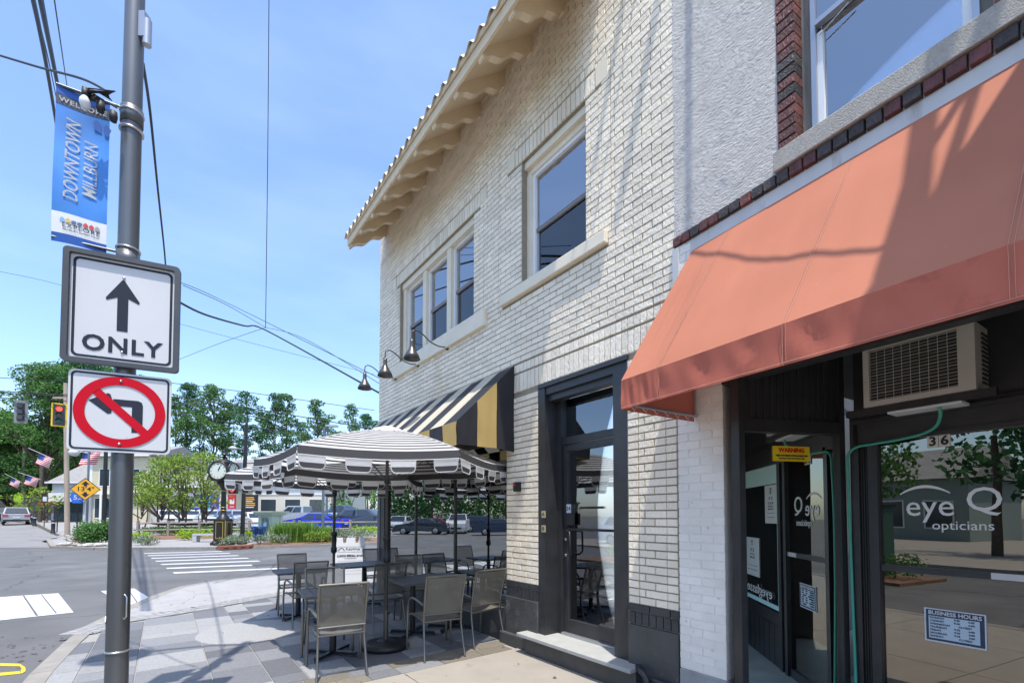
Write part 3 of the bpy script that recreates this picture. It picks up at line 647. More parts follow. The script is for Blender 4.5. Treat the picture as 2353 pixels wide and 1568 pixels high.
# entrance number 34
dd = .25
b = MB(); b.box((4.985, .005, .24), (5.10, .30, 3.125)); b.build('door_reveal', M_blackfr, bw)
b = MB(); b.box((5.10, .02, 3.00), (6.29, .10, 3.125)).box((5.10, .06, 2.93), (6.29, .16, 3.00)).box((4.995, -.012, 3.085), (6.29, .02, 3.128)); b.build('door_head_moulding', M_blackfr, bw)
bx('door_jamb', (5.10, .20, .24), (5.165, .34, 3.0), M_blackfr, bw); bx('door_jamb', (6.0, .20, .24), (6.09, .34, 3.0), M_blackfr, bw); bx('door_reveal', (6.09, .02, .24), (6.285, .34, 3.0), M_blackfr, bw)
for k in range(4): bx('reveal_moulding', (6.075 - .0, .06 + k * .05, .25), (6.093, .085 + k * .05, 2.99), M_black, bw)
bx('transom_bar', (5.165, .22, 2.43), (6.0, .32, 2.51), M_blackfr, bw)
bx('transom_pane', (5.165, .262, 2.51), (6.0, .268, 2.96), G_door, bw)
fr = MB(); fr.box((5.17, .235, .275), (5.235, .29, 2.42)).box((5.945, .235, .275), (5.998, .29, 2.42)).box((5.235, .235, 2.345), (5.945, .29, 2.42)).box((5.235, .235, .275), (5.945, .29, .425))
door = bevel(fr.build('door', M_blackfr, bw), .004)
bx('pane', (5.235, .262, .425), (5.945, .268, 2.345), G_door, door)
bx('push_bar', (5.20, .205, 1.435), (5.96, .235, 1.462), M_black, door)
MB().tube([(5.26, .235, 1.44), (5.26, .19, 1.43), (5.34, .16, 1.42), (5.345, .16, 1.20), (5.33, .19, 1.165), (5.26, .235, 1.16)], .011, 8).build('handle', M_black, door)
for z in (1.33, 1.15): MB().lathe([(0.0001, -.01), (.013, -.01), (.016, 0), (.016, .01)], (5.205, .23, z), n=12, axis='y').build('lock_cylinder', M_steel, door)
p_ = bx('number_plate', (5.225, .225, 1.635), (5.295, .232, 1.735), mat('plate_grey', (0.55, .58, .62), .5), door); text('34', .05, wallM(5.26, .222, 1.685), p_, M_signK)
bx('keypad', (5.23, .20, 1.50), (5.35, .235, 1.63), M_black, door); bx('mail_slot', (5.40, .26, 1.68), (5.75, .30, 1.705), M_black, door)
for s_, z in (('A', 1.62), ('B', 1.455)):
    p_ = bx('bell_plate', (5.085 - .03, .005 - .012, z - .04), (5.085 + .03, .005 - .0, z + .04), mat('brass_plate', (0.50, .42, .22), .4, metal=.3), bw); text(s_, .045, wallM(5.085, -.009, z), p_, M_signK)
bevel(bx('door_step', (4.79, -.17, .205), (6.42, .30, .245), M_slab, bw), .006)
bx('sill_strip', (5.17, .19, .247), (6.0, .24, .272), M_alu, bw)
# stairwell behind the door
MB().box((4.66, .36, .24), (4.70, 3.2, 3.3)).box((6.62, .36, .24), (6.66, 3.2, 7.2)).box((4.66, 3.2, .24), (6.66, 3.25, 3.3)).build('stairwell_wall', M_paleblue, bw)
MB().box((4.66, .345, .2), (6.66, 3.2, .235)).build('stairwell_floor', mat('stair_tile', (.42, .45, .42), .5), bw)
for k in range(4): bx('stair_tread', (5.5, 1.6 + .28 * k, .24 + .0 * k), (6.6, 1.88 + .28 * k, .24 + .18 * (k + 1)), M_white, bw)
MB().box((4.70, .36, .24), (4.73, 3.2, .42)).box((4.70, 3.17, .24), (6.6, 3.20, .42)).build('skirting', M_white, bw)
# alarm box on the pier
al = thing('alarm_box', 'small black alarm box with red lens on the cream pier beside the door', 'alarm', tuple(FW.w(4.63, 0, 1.90)), FW.rz)
bevel(bx('case', (-.045, -.06, 0), (.045, -.001, .115), M_black, al), .006); bx('red_lens', (-.035, -.066, .07), (-.005, -.06, .10), mat('red_lens', (.7, .03, .02), .3), al)

# ------------------------------------------------------------------ stucco and dark brick building with the optician's shop
be = thing('stucco_building', 'white stucco and dark brick building with recessed black optician shopfront', 'building', tuple(FE.O), FE.rz)
H_w = (1.005, 1.94, 4.13, 7.0)
UE = 5.0
holed_wall('stucco_wall', 0.0, UE, 3.985, 8.0, [(0.885, 2.06, 3.985, 7.2)], 0.0, .3, M_stucco, be)
MB().box((0.885, .012, 4.0), (1.0, .28, 7.2)).box((1.945, .012, 4.0), (2.06, .28, 7.2)).build('brick_joint_backing', M_mortE, be)
mixb = []
for i in range(34):
    z = 4.135 + i * .0712
    for (a, e) in ((.888, .9965), (1.948, 2.056)):
        m = M_redbrick if rnd.random() < .72 else M_darkbrick
        o = link('quoin_brick', (_ub.get(m.name) or _ub.setdefault(m.name, MB().add(*UB).mesh('brick', m))), be)
        o.location = (a, -.006 + rnd.uniform(-.002, .002), z); o.scale = (e - a + .008, .27, .061)
# dark soldier band
bx('band_backing', (0.0, .004, 3.905), (UE, .1, 3.985), M_mortE, be)
k = 0; u = .006
while u < 3.2:
    w_ = .079 + rnd.uniform(-.004, .004); m = M_darkbrick if rnd.random() < .62 else M_redbrick
    o = link('band_brick', (_ub.get(m.name) or _ub.setdefault(m.name, MB().add(*UB).mesh('brick', m))), be)
    o.location = (u, -.028 + rnd.uniform(-.002, .002), 3.908); o.scale = (w_, .1, .074); u += w_ + .0095
bevel(bx('concrete_sill', (.872, -.045, 3.99), (2.075, .2, 4.128), M_sillE, be), .006)
holed_wall('white_board', 0.0, UE, 3.05, 3.90, [], .0, .1, M_whitewood, be)
bx('corner_board', (0.0, -.03, 3.0), (.06, 0.0, 3.885), M_whitewood, be)
# upper window
bx('old_wood_jamb', (1.005, .10, 4.13), (1.07, .2, 7.0), M_oldwood, be); bx('old_wood_jamb', (1.88, .10, 4.13), (1.945, .2, 7.0), M_oldwood, be)
f = MB(); f.box((1.07, .08, 4.128), (1.10, .16, 7)).box((1.85, .08, 4.128), (1.88, .16, 7)).box((1.10, .06, 4.128), (1.85, .16, 4.155)).box((1.10, .07, 4.90), (1.85, .12, 4.935)); fw = f.build('storm_window_frame', M_alu, be)
f = MB(); f.box((1.10, .10, 4.155), (1.135, .14, 4.86)).box((1.81, .10, 4.155), (1.85, .14, 4.86)).build('inner_sash', M_white, fw)
bx('pane', (1.10, .125, 4.155), (1.85, .13, 4.90), G_win, fw); bx('pane', (1.10, .095, 4.935), (1.85, .10, 7.0), G_win, fw)
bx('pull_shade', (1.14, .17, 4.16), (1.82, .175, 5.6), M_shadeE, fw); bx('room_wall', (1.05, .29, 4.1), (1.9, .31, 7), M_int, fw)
MB().tube([(1.12, .085, 4.82), (1.30, .075, 4.87)], .004, 5).build('latch_wire', M_alu, fw)
# recessed shopfront shell
YR = .89
bx('soffit_board', (0.42, .02, 2.95), (UE, YR + .2, 3.0), M_blackfr, be)
bx('front_header', (0.42, .005, 2.62), (UE, .10, 2.95), M_blackfr, be)
bx('shop_upper_wall', (.95, YR, 2.36), (UE, YR + .12, 2.95), M_blackfr, be)
b = MB(); b.box((.955, YR - .03, 2.15), (UE, YR + .10, 2.36)).box((.955, YR - .055, 2.30), (UE, YR - .03, 2.33)).box((1.1, YR - .045, 2.15), (UE, YR - .03, 2.18)); b.build('shopfront_head', M_blackfr, be)
b = MB(); b.box((.93, YR - .03, 0.0), (.985, YR + .05, 2.36)).box((.985, YR - .0, 0.0), (1.045, YR + .05, 2.36)).box((1.045, YR - .04, 0.0), (1.105, YR + .05, 2.15)); b.build('shopfront_post', M_blackfr, be)
for k in range(3): bx('post_groove', (.992 + k * .016, YR - .012, .05), (.999 + k * .016, YR + .001, 2.14), M_black, be)
bx('shopfront_rail', (1.105, YR - .02, 1.20), (1.86, YR + .03, 1.245), M_blackfr, be)
bx('shopfront_rail', (1.105, YR - .02, 0.0), (1.86, YR + .03, .10), M_blackfr, be)
p1 = bx('shop_pane', (1.105, YR, 1.245), (1.86, YR + .006, 2.15), G_dark, be); p2 = bx('shop_pane', (1.105, YR, .10), (1.86, YR + .006, 1.20), G_dark, be)
for a, e in ((1.86, 1.92), (1.92, 1.98), (1.98, 2.05), (3.34, 3.4)): bx('shopfront_post', (a, YR - (.04 if a != 1.92 else 0), 0), (e, YR + .05, 2.15), M_blackfr, be)
bx('display_pane', (2.05, YR, .58), (3.34, YR + .006, 2.15), G_side, be); bx('display_base', (2.05, YR - .02, 0), (3.34, YR + .05, .58), M_blackfr, be)
for k in range(9): bx('base_board', (2.06 + k * .142, YR - .03, .02), (2.06 + k * .142 + .132, YR - .019, .44), M_blackfr, be)
MB().box((2.05, YR - .012, 1.95), (3.34, YR - .004, 2.15)).box((2.05, YR - .012, .60), (2.13, YR - .004, 1.95)).box((2.13, YR - .012, .60), (3.34, YR - .004, .645)).box((2.2, YR + .02, .58), (3.34, YR + .3, .70)).build('teal_surround', M_teal, be)
bx('chipped_paint', (1.68, YR - .0225, 1.203), (1.86, YR - .0205, 1.243), M_whitewood, be)
bx('recess_end_wall', (3.4, .0, 0), (3.5, YR, 3.0), M_blackfr, be)
# lettering on the shop window
W_ = mat('white_vinyl_lettering', (.72, .72, .70), .5)
text('eye', .150, wallM(1.385, YR - .003, 1.665), be, W_, wx=.92, align='CENTER')
text('Q', .160, wallM(1.655, YR - .003, 1.70), be, W_, wx=1.0)
text('opticians', .062, wallM(1.548, YR - .003, 1.535), be, W_, wx=1.0)
b = MB(); n_ = 16; vs = []
for k in range(n_ + 1):
    t = -1 + 2 * k / n_; x = 1.36 + t * .135; z = 1.805 - .05 * t * t; h = .004 + .006 * (1 - t * t)
    vs += [(x, YR - .003, z - h), (x, YR - .003, z + h)]
b.add(vs, [(2 * k, 2 * k + 2, 2 * k + 3, 2 * k + 1) for k in range(n_)]).build('arc_mark', W_, be)
for k, s_ in enumerate('36'):
    q = bx('number_tile', (1.385 + k * .062, YR - .006, 2.07), (1.443 + k * .062, YR - .002, 2.152), mat('cream_tile', (.66, .63, .55), .5), be)
    text(s_, .062, wallM(1.414 + k * .062, YR - .008, 2.11), q, M_signK, bold=.002)
bh = bx('business_hours_sign', (1.343, YR - .006, .745), (1.648, YR - .002, .97), mat('sign_pale_edge', (.62, .66, .70), .5), be)
bx('dark_field', (1.352, YR - .0075, .755), (1.640, YR - .006, .962), mat('navy_print', (.03, .04, .08), .5), bh)
bx('list_field', (1.366, YR - .009, .770), (1.618, YR - .0075, .920), mat('pale_blue_print', (.50, .60, .68), .5), bh)
text('BUSINESS HOURS', .026, wallM(1.497, YR - .0095, .941), bh, W_, wx=.95, bold=.0006)
for k, (d_, a_, b_) in enumerate((('MONDAY', '9:30', '6:00'), ('TUESDAY', '9:30', '6:00'), ('WEDNESDAY', 'CLOSED', ''), ('THURSDAY', '9:30', '6:00'), ('FRIDAY', '9:30', '6:00'), ('SATURDAY', '9:30', '3:00'), ('SUNDAY', 'CLOSED', ''))):
    z = .908 - k * .0205
    text(d_, .0125, wallM(1.373, YR - .0105, z), bh, M_signK, align='LEFT')
    if b_: text(a_, .0125, wallM(1.51, YR - .0105, z), bh, M_signK); text(b_, .0125, wallM(1.58, YR - .0105, z), bh, M_signK)
    else: text(a_, .0125, wallM(1.55, YR - .0105, z), bh, M_signK)
# interior of the shop
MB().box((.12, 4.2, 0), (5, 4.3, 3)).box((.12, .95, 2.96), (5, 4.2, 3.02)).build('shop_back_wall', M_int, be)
MB().box((.42, .02, -.02), (5, 4.3, .014)).build('entry_floor', mat('worn_entry_tile', (.36, .37, .32), .5, var=.2, scale=4), be)
# splayed side of the entrance
sp = MB()
ss = thing('mirror_panel', 'tall mirror panel in the optician entrance with a yellow warning sticker', 'mirror', tuple(FS.O), FS.rz)
b = MB(); b.box((-.005, -.03, 0), (.045, .06, 2.9)); b.build('frame_post', M_blackfr, ss)
bx('frame_post', (.885, -.03, 0), (.935, .06, 2.9), M_blackfr, ss)
bx('head_beam', (.045, -.035, 2.235), (.885, .06, 2.33), M_blackfr, ss); bx('bottom_rail', (.045, -.02, 0), (.56, .03, .07), M_blackfr, ss)
for k in range(14): 
    a = .045 + k * .06; bevel(bx('beadboard_plank', (a + .002, -.012, 2.33), (a + .058, .012, 2.95), M_blackfr, ss), .006)
M_mirror = mat('aged_mirror', (.70, .74, .72), .012, metal=1.0)
bx('mirror_glass', (.045, .0, .07), (.885, .006, 2.235), M_mirror, ss)
wn = bx('warning_sticker', (.305, -.007, 2.02), (.63, -.003, 2.135), M_signY, ss)
MAT['sign_yellow'].node_tree.nodes['Principled BSDF'].inputs['Base Color'].default_value = (.80, .56, .01, 1)
text('WARNING', .034, wallM(.4675, -.009, 2.103), wn, M_signR, bold=.0015)
text('OBJECTS IN MIRROR APPEAR HEAVIER AND', .0125, wallM(.4675, -.009, 2.062), wn, M_signK, wx=.84, bold=.0004); text('SHORTER THAN THEY REALLY ARE.', .0125, wallM(.4675, -.009, 2.04), wn, M_signK, wx=.84)
M_chart = mat('paper_chart', (.62, .66, .62), .7)
def chart(x0, x1, z0, z1, rows, y=YR - .007):
    c_ = bx('eye_chart', (x0, y, z0), (x1, y + .003, z1), M_chart, be); zz = z1 - (z1 - z0) * .08; k_ = (z1 - z0)
    for s_, hh in rows:
        text(s_, hh * k_, wallM((x0 + x1) / 2, y - .002, zz - hh * k_ / 2), c_, M_signK, wx=1.5); zz -= hh * k_ * 1.45
    bx('red_rule', (x0 + .06, y - .001, z0 + .15 * k_), (x1 - .06, y, z0 + .165 * k_), M_signR, c_); bx('black_rule', (x0 + .06, y - .001, z0 + .26 * k_), (x1 - .06, y, z0 + .27 * k_), M_signK, c_)
chart(2.14, 2.46, 1.52, 1.94, (('E', .16), ('F Y', .09), ('X O Z', .065), ('L V E M', .05), ('S E G R N', .04)))
chart(2.66, 3.10, .88, 1.34, (('T', .14), ('C E', .09), ('Z T Y', .06), ('P A M E', .05)))
text('eyeglasses', .12, wallM(2.70, YR - .016, .74), be, W_, wx=1.25)
# painted brick pillar between the two shopfronts
pl = thing('white_brick_pillar', 'white painted brick pillar with chipped paint between the glass door and the optician entrance', 'pillar', tuple(FW.w(6.815, 0, 0)), FW.rz)
PW = .40
bx('core', (.008, -.012, 0.34), (PW - .004, .30, 3.9), M_mortC, pl)
i = 0; z = .345
while z < 3.88:
    if i % 2: ed = [0, .10, .31, PW]
    else: ed = [0, .205, PW]
    for a, e in zip(ed[:-1], ed[1:]):
        o = link('brick', (_ub.get(M_brickC.name) or _ub.setdefault(M_brickC.name, MB().add(*UB).mesh('brick', M_brickC))), pl)
        o.location = (a + .002, -.016 + rnd.uniform(-.0015, .0015), z); o.scale = (e - a - .004, .315 if e == PW else .08, .0655)
    z += .0695; i += 1
bevel(bx('stone_foot', (-.0, -.025, 0), (PW + .005, .32, .34), mat('grey_render_foot', (.30, .30, .29), .9, var=.2, scale=6, bump=.8, bscale=30), pl), .01)
bx('black_post', (PW, .10, 0), (PW + .07, .25, 3.0), M_blackfr, pl)  # black painted post beside the pillar
# air conditioner, drain hose, soffit lamp
ac = thing('air_conditioner', 'beige boxy air conditioner jutting over the shop window under the salmon awning', 'air conditioner', tuple(FE.w(1.115, YR - .26, 2.375)), FE.rz)
b = MB(); b.box((0, .0, 0), (.035, .03, .42)).box((.50, 0, 0), (.58, .03, .42)).box((.035, 0, 0), (.50, .03, .035)).box((.035, 0, .40), (.50, .03, .42)); b.build('front_bezel', M_acbody, ac)
b = MB(); b.box((.0, .03, 0), (.58, .36, .015)).box((0, .03, .405), (.58, .36, .42)).box((0, .03, .015), (.015, .36, .405)).box((.545, .03, .015), (.58, .36, .405)).build('casing', M_acbody, ac)
bx('condenser', (.02, .04, .02), (.545, .06, .40), M_acdark, ac)
for k in range(9): MB().tube([(.035 + .0465 * (k + 1), .004, .035), (.035 + .0465 * (k + 1), .004, .40)], .0017, 5).build('grille_wire', M_acbody, ac)
for k in range(17): MB().tube([(.035, .003, .042 + .0215 * k), (.50, .003, .042 + .0215 * k + rnd.uniform(-.002, .002))], .0013 if k % 2 else .0022, 5).build('grille_wire', M_acbody, ac)
for k in range(12): bx('side_louvre', (.581, .12 + 0.0, .05 + .028 * k), (.588, .30, .062 + .028 * k), M_acdark, ac)
bx('mounting_rail', (-.12, .02, -.05), (.66, .07, -.004), M_blackfr, ac); bx('drain_tray', (.12, .05, -.062), (.5, .3, -.045), M_white, ac)
hp = [(1.50, YR - .18, 2.31), (1.50, YR - .16, 2.26), (1.46, YR - .10, 2.20), (1.38, YR - .07, 2.165), (1.25, YR - .06, 2.145), (1.10, YR - .06, 2.135), (.99, YR - .06, 2.125), (.935, YR - .06, 2.08), (.925, YR - .06, 2.0), (.925, YR - .05, 1.6), (.932, YR - .05, 1.0), (.945, YR - .06, .35), (.95, YR - .07, .02)]
def smooth(P, n=5):
    P = [Vector(p) for p in P]; r = []
    for i in range(len(P) - 1):
        p0, p1, p2, p3 = P[max(i - 1, 0)], P[i], P[i + 1], P[min(i + 2, len(P) - 1)]
        for k in range(n):
            t = k / n; r.append(.5 * ((2 * p1) + (p2 - p0) * t + (2 * p0 - 5 * p1 + 4 * p2 - p3) * t * t + (3 * p1 - p0 - 3 * p2 + p3) * t ** 3))
    return r + [P[-1]]
ho = MB().tube([FE.w(*p) for p in smooth(hp)], .0105, 8).build('drain_hose', M_hose); tag(ho, 'green drain hose running from the air conditioner down the black door post', 'hose')
q = FE.w(.62, .35, 2.90); so = thing('soffit_lamp', 'bare round bulb fixture on the dark ceiling of the optician entrance', 'lamp', tuple(q))
MB().lathe([(.05, .04), (.05, 0), (.03, -.01)], n=14).build('holder', M_blackfr, so); MB().lathe([(.03, -.01), (.045, -.05), (.035, -.09), (.001, -.10)], n=14).build('bulb', mat('frosted_bulb', (.5, .47, .42), .3), so)
dp = thing('gas_pipe', 'black elbow pipe at the foot of the charcoal wall beside the white pillar', 'pipe', tuple(FW.w(6.45, -.05, 0)), FW.rz)
MB().tube(smooth([(-.05, .02, .24), (.0, -.03, .235), (.08, -.05, .20), (.10, -.05, .12), (.10, -.05, .0)], 4), .028, 10).build('elbow', M_blackfr, dp); MB().tube([(.1, -.0, .17), (.7, -.0, .17)], .022, 8).build('run', M_blackfr, dp)

# ------------------------------------------------------------------ awnings
def cloth_grid(P00, P10, P11, P01, nu, nv, sag=0.0, seed=0, rip=0.0):
    """bilinear patch with slight sag along its normal"""
    P00, P10, P11, P01 = map(Vector, (P00, P10, P11, P01)); n = (P10 - P00).cross(P01 - P00).normalized(); vs = []
    rr = random.Random(seed); ph = [rr.uniform(0, 6) for _ in range(4)]
    for j in range(nv + 1):
        for i in range(nu + 1):
            s, t = i / nu, j / nv; p = (P00 * (1 - s) + P10 * s) * (1 - t) + (P01 * (1 - s) + P11 * s) * t
            d = -sag * math.sin(math.pi * s) * math.sin(math.pi * t) + rip * math.sin(9 * s + ph[0]) * math.sin(math.pi * t) * math.sin(23 * s + 3 * t + ph[1])
            vs.append(p + n * d)
    fs = [(j * (nu + 1) + i, j * (nu + 1) + i + 1, (j + 1) * (nu + 1) + i + 1, (j + 1) * (nu + 1) + i) for j in range(nv) for i in range(nu)]
    return vs, fs
aw = thing('salmon_awning', 'large salmon orange canvas awning over the optician shop', 'awning', tuple(FE.w(.18, -.005, 2.37)), FE.rz)
AL = 3.4; zt, zf, zb = 1.43, .215, 0.0; PR = .82
b = MB(); seams = [0, .34, 1.15, 1.95, 2.75, AL]
for a, e in zip(seams[:-1], seams[1:]):
    b.add(*cloth_grid((a, -PR, zf), (e, -PR, zf), (e, 0, zt), (a, 0, zt), 20, 14, .016, int(a * 10), .0035), 0, True)
top = b.build('top_panel', M_orange, aw)
for a in seams[1:-1]:
    for d in (-.008, .008):
        MB().tube([(a + d, -PR - .002, zf + .002), (a + d, -.0, zt + .004)], .0012, 4).build('seam_stitch', M_stitch, top)
        MB().tube([(a + d, -PR - .004, zf), (a + d, -PR - .003, 0.01)], .0012, 4).build('seam_stitch', M_stitch, top)
b = MB()
for a, e in zip(seams[:-1], seams[1:]): b.add(*cloth_grid((a, -PR, 0), (e, -PR, 0), (e, -PR, zf), (a, -PR, zf), 24, 5, .006, int(a * 9), .011), 0, True)
b.build('valance', M_valance, aw)
for x_ in (0, AL): MB().add([(x_, 0, 0.0), (x_, -PR, 0), (x_, -PR, zf), (x_, 0, zt)], [(0, 1, 2, 3)]).build('end_panel', M_valance, aw)
MB().tube([(.03, -.01, .04), (.03, -PR + .03, .04)], .012, 8).tube([(.03, -.03, .04), (.03, -.03, .6)], .012, 8).tube([(.03, -PR + .03, .03), (AL, -PR + .03, .03)], .012, 8).build('frame_tube', M_alu, aw)
for k in range(6): MB().tube([(.02, -.08 - k * .12, .05), (.035, -.12 - k * .12, .0), (.02, -.17 - k * .12, .05)], .003, 5).build('lacing', M_signW, aw)
MB().tube([(0.0, -PR - .003, .012), (AL, -PR - .003, .012)], .002, 4).build('hem_stitch', M_stitch, aw)

a2 = thing('striped_awning', 'black and cream striped awning with gold end stripe over the restaurant window', 'awning', tuple(FW.w(-.10, -.005, 2.396)), FW.rz)
AW = 4.64; zt, zf = 1.09, .285; PR2 = .83; n_ = 14; sw = AW / n_
for k in range(n_):
    a, e = k * sw, (k + 1) * sw; m = (M_awB if (n_ - 1 - k) % 2 == 0 else M_awW)
    MB().add(*cloth_grid((a, -PR2, zf), (e, -PR2, zf), (e, 0, zt), (a, 0, zt), 4, 8, .01, k, .004), 0, True).build('stripe', m, a2)
    m2 = (M_awB if (n_ - 1 - k) % 2 else M_awG)
    MB().add(*cloth_grid((a, -PR2 - .004, 0.01), (e, -PR2 - .004, 0.01), (e, -PR2 - .002, zf), (a, -PR2 - .002, zf), 6, 3, .0, k, .012), 0, True).build('valance_stripe', m2, a2)
cuts = [0, -.27, -.55, -PR2]
def ztop(y): return zt + (zf - zt) * (-y / PR2)
for k, (y0, y1) in enumerate(zip(cuts[:-1], cuts[1:])):
    for x in (0, AW):
        m = (M_awB, M_awG, M_awB)[k]
        MB().add(*cloth_grid((x, y0, 0.03 * math.sin(k)), (x, y1, 0.02), (x, y1, ztop(y1)), (x, y0, ztop(y0)), 6, 10, .0, k + int(x), .012), 0, True).build('end_stripe', m, a2)
b = MB()
for k in range(14): pass
MB().tube([(0.03, -PR2 + .02, .03), (AW - .03, -PR2 + .02, .03)], .012, 6).build('frame_tube', M_alu, a2)

# gooseneck lamps
def gooseneck(u, lab):
    t = thing('gooseneck_lamp', lab, 'lamp', tuple(FW.w(u, 0, 4.225)), FW.rz, 'gooseneck lamps above the striped awning')
    b = MB(); b.lathe([(.001, -.03), (.04, -.03), (.048, -.015), (.048, -.001)], n=16, axis='y'); b.build('wall_plate', M_bronze, t)
    P = smooth([(0, -.02, 0), (0, -.15, -.02), (0, -.30, .015), (0, -.42, .095), (0, -.52, .13), (0, -.585, .11), (0, -.60, .05), (0, -.60, -.03)], 5)
    MB().tube(P, .0095, 8).build('arm', M_bronze, t)
    MB().lathe([(.001, -.02), (.028, -.02), (.032, -.06), (.034, -.13), (.042, -.15), (.05, -.17), (.10, -.25), (.125, -.315), (.121, -.315), (.095, -.25), (.04, -.17)], (0, -.60, 0), n=24).build('shade', M_bronze, t)
    MB().lathe([(.001, -.25), (.02, -.245), (.028, -.22), (.02, -.18)], (0, -.60, 0), n=12).build('bulb', MAT['frosted_bulb'], t); return t
gooseneck(.86, 'farthest gooseneck lamp, its shade standing out against the sky'); gooseneck(1.82, 'middle of the three gooseneck lamps above the striped awning'); gooseneck(2.84, 'nearest and highest looking gooseneck lamp, right of the first two')

# ------------------------------------------------------------------ terrace furniture
def make_chair():
    t = thing('patio_chair', 'chair', 'chair', (0, 0, 0), 0, 'grey sling armchairs of the terrace')
    for s in (-1, 1):
        MB().tube(smooth([(s * .235, -.30, 0), (s * .225, -.245, .22), (s * .218, -.21, .42), (s * .222, -.25, .66), (s * .228, -.335, .93)], 4), .0125, 8).build('rear_leg', M_chair, t)
        MB().tube(smooth([(s * .275, .28, 0), (s * .272, .27, .3), (s * .268, .25, .52), (s * .262, .18, .615), (s * .255, .05, .635), (s * .245, -.1, .625), (s * .225, -.225, .60)], 4), .014, 8).build('front_leg', M_chair, t)
    b = MB(); b.tube([(-.22, -.215, .415), (.22, -.215, .415)], .011, 8).tube([(-.268, .245, .425), (.268, .245, .425)], .011, 8).tube([(-.225, -.215, .43), (-.235, .24, .435)], .011, 8).tube([(.225, -.215, .43), (.235, .24, .435)], .011, 8); b.build('seat_frame', M_chair, t)
    MB().tube([(-.228, -.335, .925), (.228, -.335, .925)], .0135, 8).build('top_rail', M_chair, t)
    MB().tube([(-.222, -.245, .50), (.222, -.245, .50)], .009, 8).build('lower_rail', M_chair, t)
    b = MB(); vs = []; n = 6
    for j in range(n + 1):
        y = -.20 + .43 * j / n
        for i in range(7): x = -.21 + .42 * i / 6; vs.append((x, y, .432 - .018 * math.sin(math.pi * i / 6)))
    b.add(vs, [(j * 7 + i, j * 7 + i + 1, (j + 1) * 7 + i + 1, (j + 1) * 7 + i) for j in range(n) for i in range(6)], 0, True); b.build('seat', M_sling, t)
    b = MB(); vs = []; n = 8
    for j in range(n + 1):
        q = j / n; z = .49 + .42 * q; y = -.228 - .02 * q - .085 * q * q
        for i in range(7): x = -.215 + .43 * i / 6; vs.append((x, y - .022 * math.sin(math.pi * i / 6), z))
    b.add(vs, [(j * 7 + i, j * 7 + i + 1, (j + 1) * 7 + i + 1, (j + 1) * 7 + i) for j in range(n) for i in range(6)], 0, True); b.build('backrest', M_sling, t)
    return t
chair0 = make_chair(); used = False
CH = [(-1.80, 4.76, 29, 'nearest grey sling chair, its back to the viewer at the front small table'), (-2.25, 5.56, 206, 'grey sling chair facing the viewer across the front small table'),
      (-3.08, 6.86, 35, 'grey sling chair with its back to the viewer at the left rear table'), (-3.66, 7.70, 214, 'leftmost rear chair facing the viewer beside the road'),
      (-2.62, 8.92, 208, 'grey chair between the middle table and the white folding sign'), (-1.87, 6.64, 35, 'grey sling chair half hidden behind the umbrella pole'),
      (-.88, 5.36, 28, 'tan backed sling chair at the window table, right of the umbrella base'), (-.46, 5.86, 40, 'grey sling chair pushed against the shop window by the brick pier'),
      (-1.60, 7.42, 208, 'grey chair on the far side of the window table facing the viewer')]
for i, (x, y, r_, lab) in enumerate(CH):
    if i == 0: chair0.location = (x, y, .012); chair0.rotation_euler = (0, 0, R(r_)); chair0['label'] = lab
    else: copy_tree(chair0, (x, y, .012), R(r_), lab)
def table(x, y, rz, w_, l_, lab, peds):
    t = thing('patio_table', lab, 'table', (x, y, .012), R(rz), 'charcoal slatted terrace tables')
    n = int(l_ / .085); s_ = l_ / n
    for k in range(n): MB().box((-l_ / 2 + k * s_ + .003, -w_ / 2 + .02, .712), (-l_ / 2 + (k + 1) * s_ - .003, w_ / 2 - .02, .732)).build('slat', M_table, t)
    MB().box((-l_ / 2 - .012, -w_ / 2, .705), (l_ / 2 + .012, -w_ / 2 + .018, .734)).box((-l_ / 2 - .012, w_ / 2 - .018, .705), (l_ / 2 + .012, w_ / 2, .734)).box((-l_ / 2 - .012, -w_ / 2 + .018, .705), (-l_ / 2, w_ / 2 - .018, .734)).box((l_ / 2, -w_ / 2 + .018, .705), (l_ / 2 + .012, w_ / 2 - .018, .734)).box((-.2, -.2, .69), (.2, .2, .711)).build('top_frame', M_table, t)
    for px_ in peds:
        MB().tube([(px_, 0, .05), (px_, 0, .70)], .038, 14).build('pedestal', M_black, t)
        for a_ in (45, 135, 225, 315):
            c, s = math.cos(R(a_)), math.sin(R(a_)); m = Matrix.Translation((px_ + c * .15, s * .15, .033)) @ Matrix.Rotation(R(a_), 4, 'Z')
            MB().obox(m, (.30, .05, .030)).add([(px_ + c * .30 - s * .025, s * .30 + c * .025, 0), (px_ + c * .33, s * .33, 0), (px_ + c * .30 + s * .025, s * .30 - c * .025, 0), (px_ + c * .30, s * .30, .045)], [(0, 1, 2), (0, 1, 3), (1, 2, 3), (2, 0, 3)]).build('foot', M_black, t)
table(-2.06, 5.28, 32, .66, .66, 'small charcoal slatted table in front, nearest to the viewer', (0,))
table(-3.37, 7.22, 35, .62, .66, 'small charcoal slatted table at the left end of the terrace', (0,))
table(-2.66, 8.22, 37, .80, .95, 'charcoal slatted table in the middle in front of the white folding sign', (0,))
table(-1.14, 6.34, 35, .78, 1.02, 'longer charcoal table touching the restaurant window', (-.25, .3))
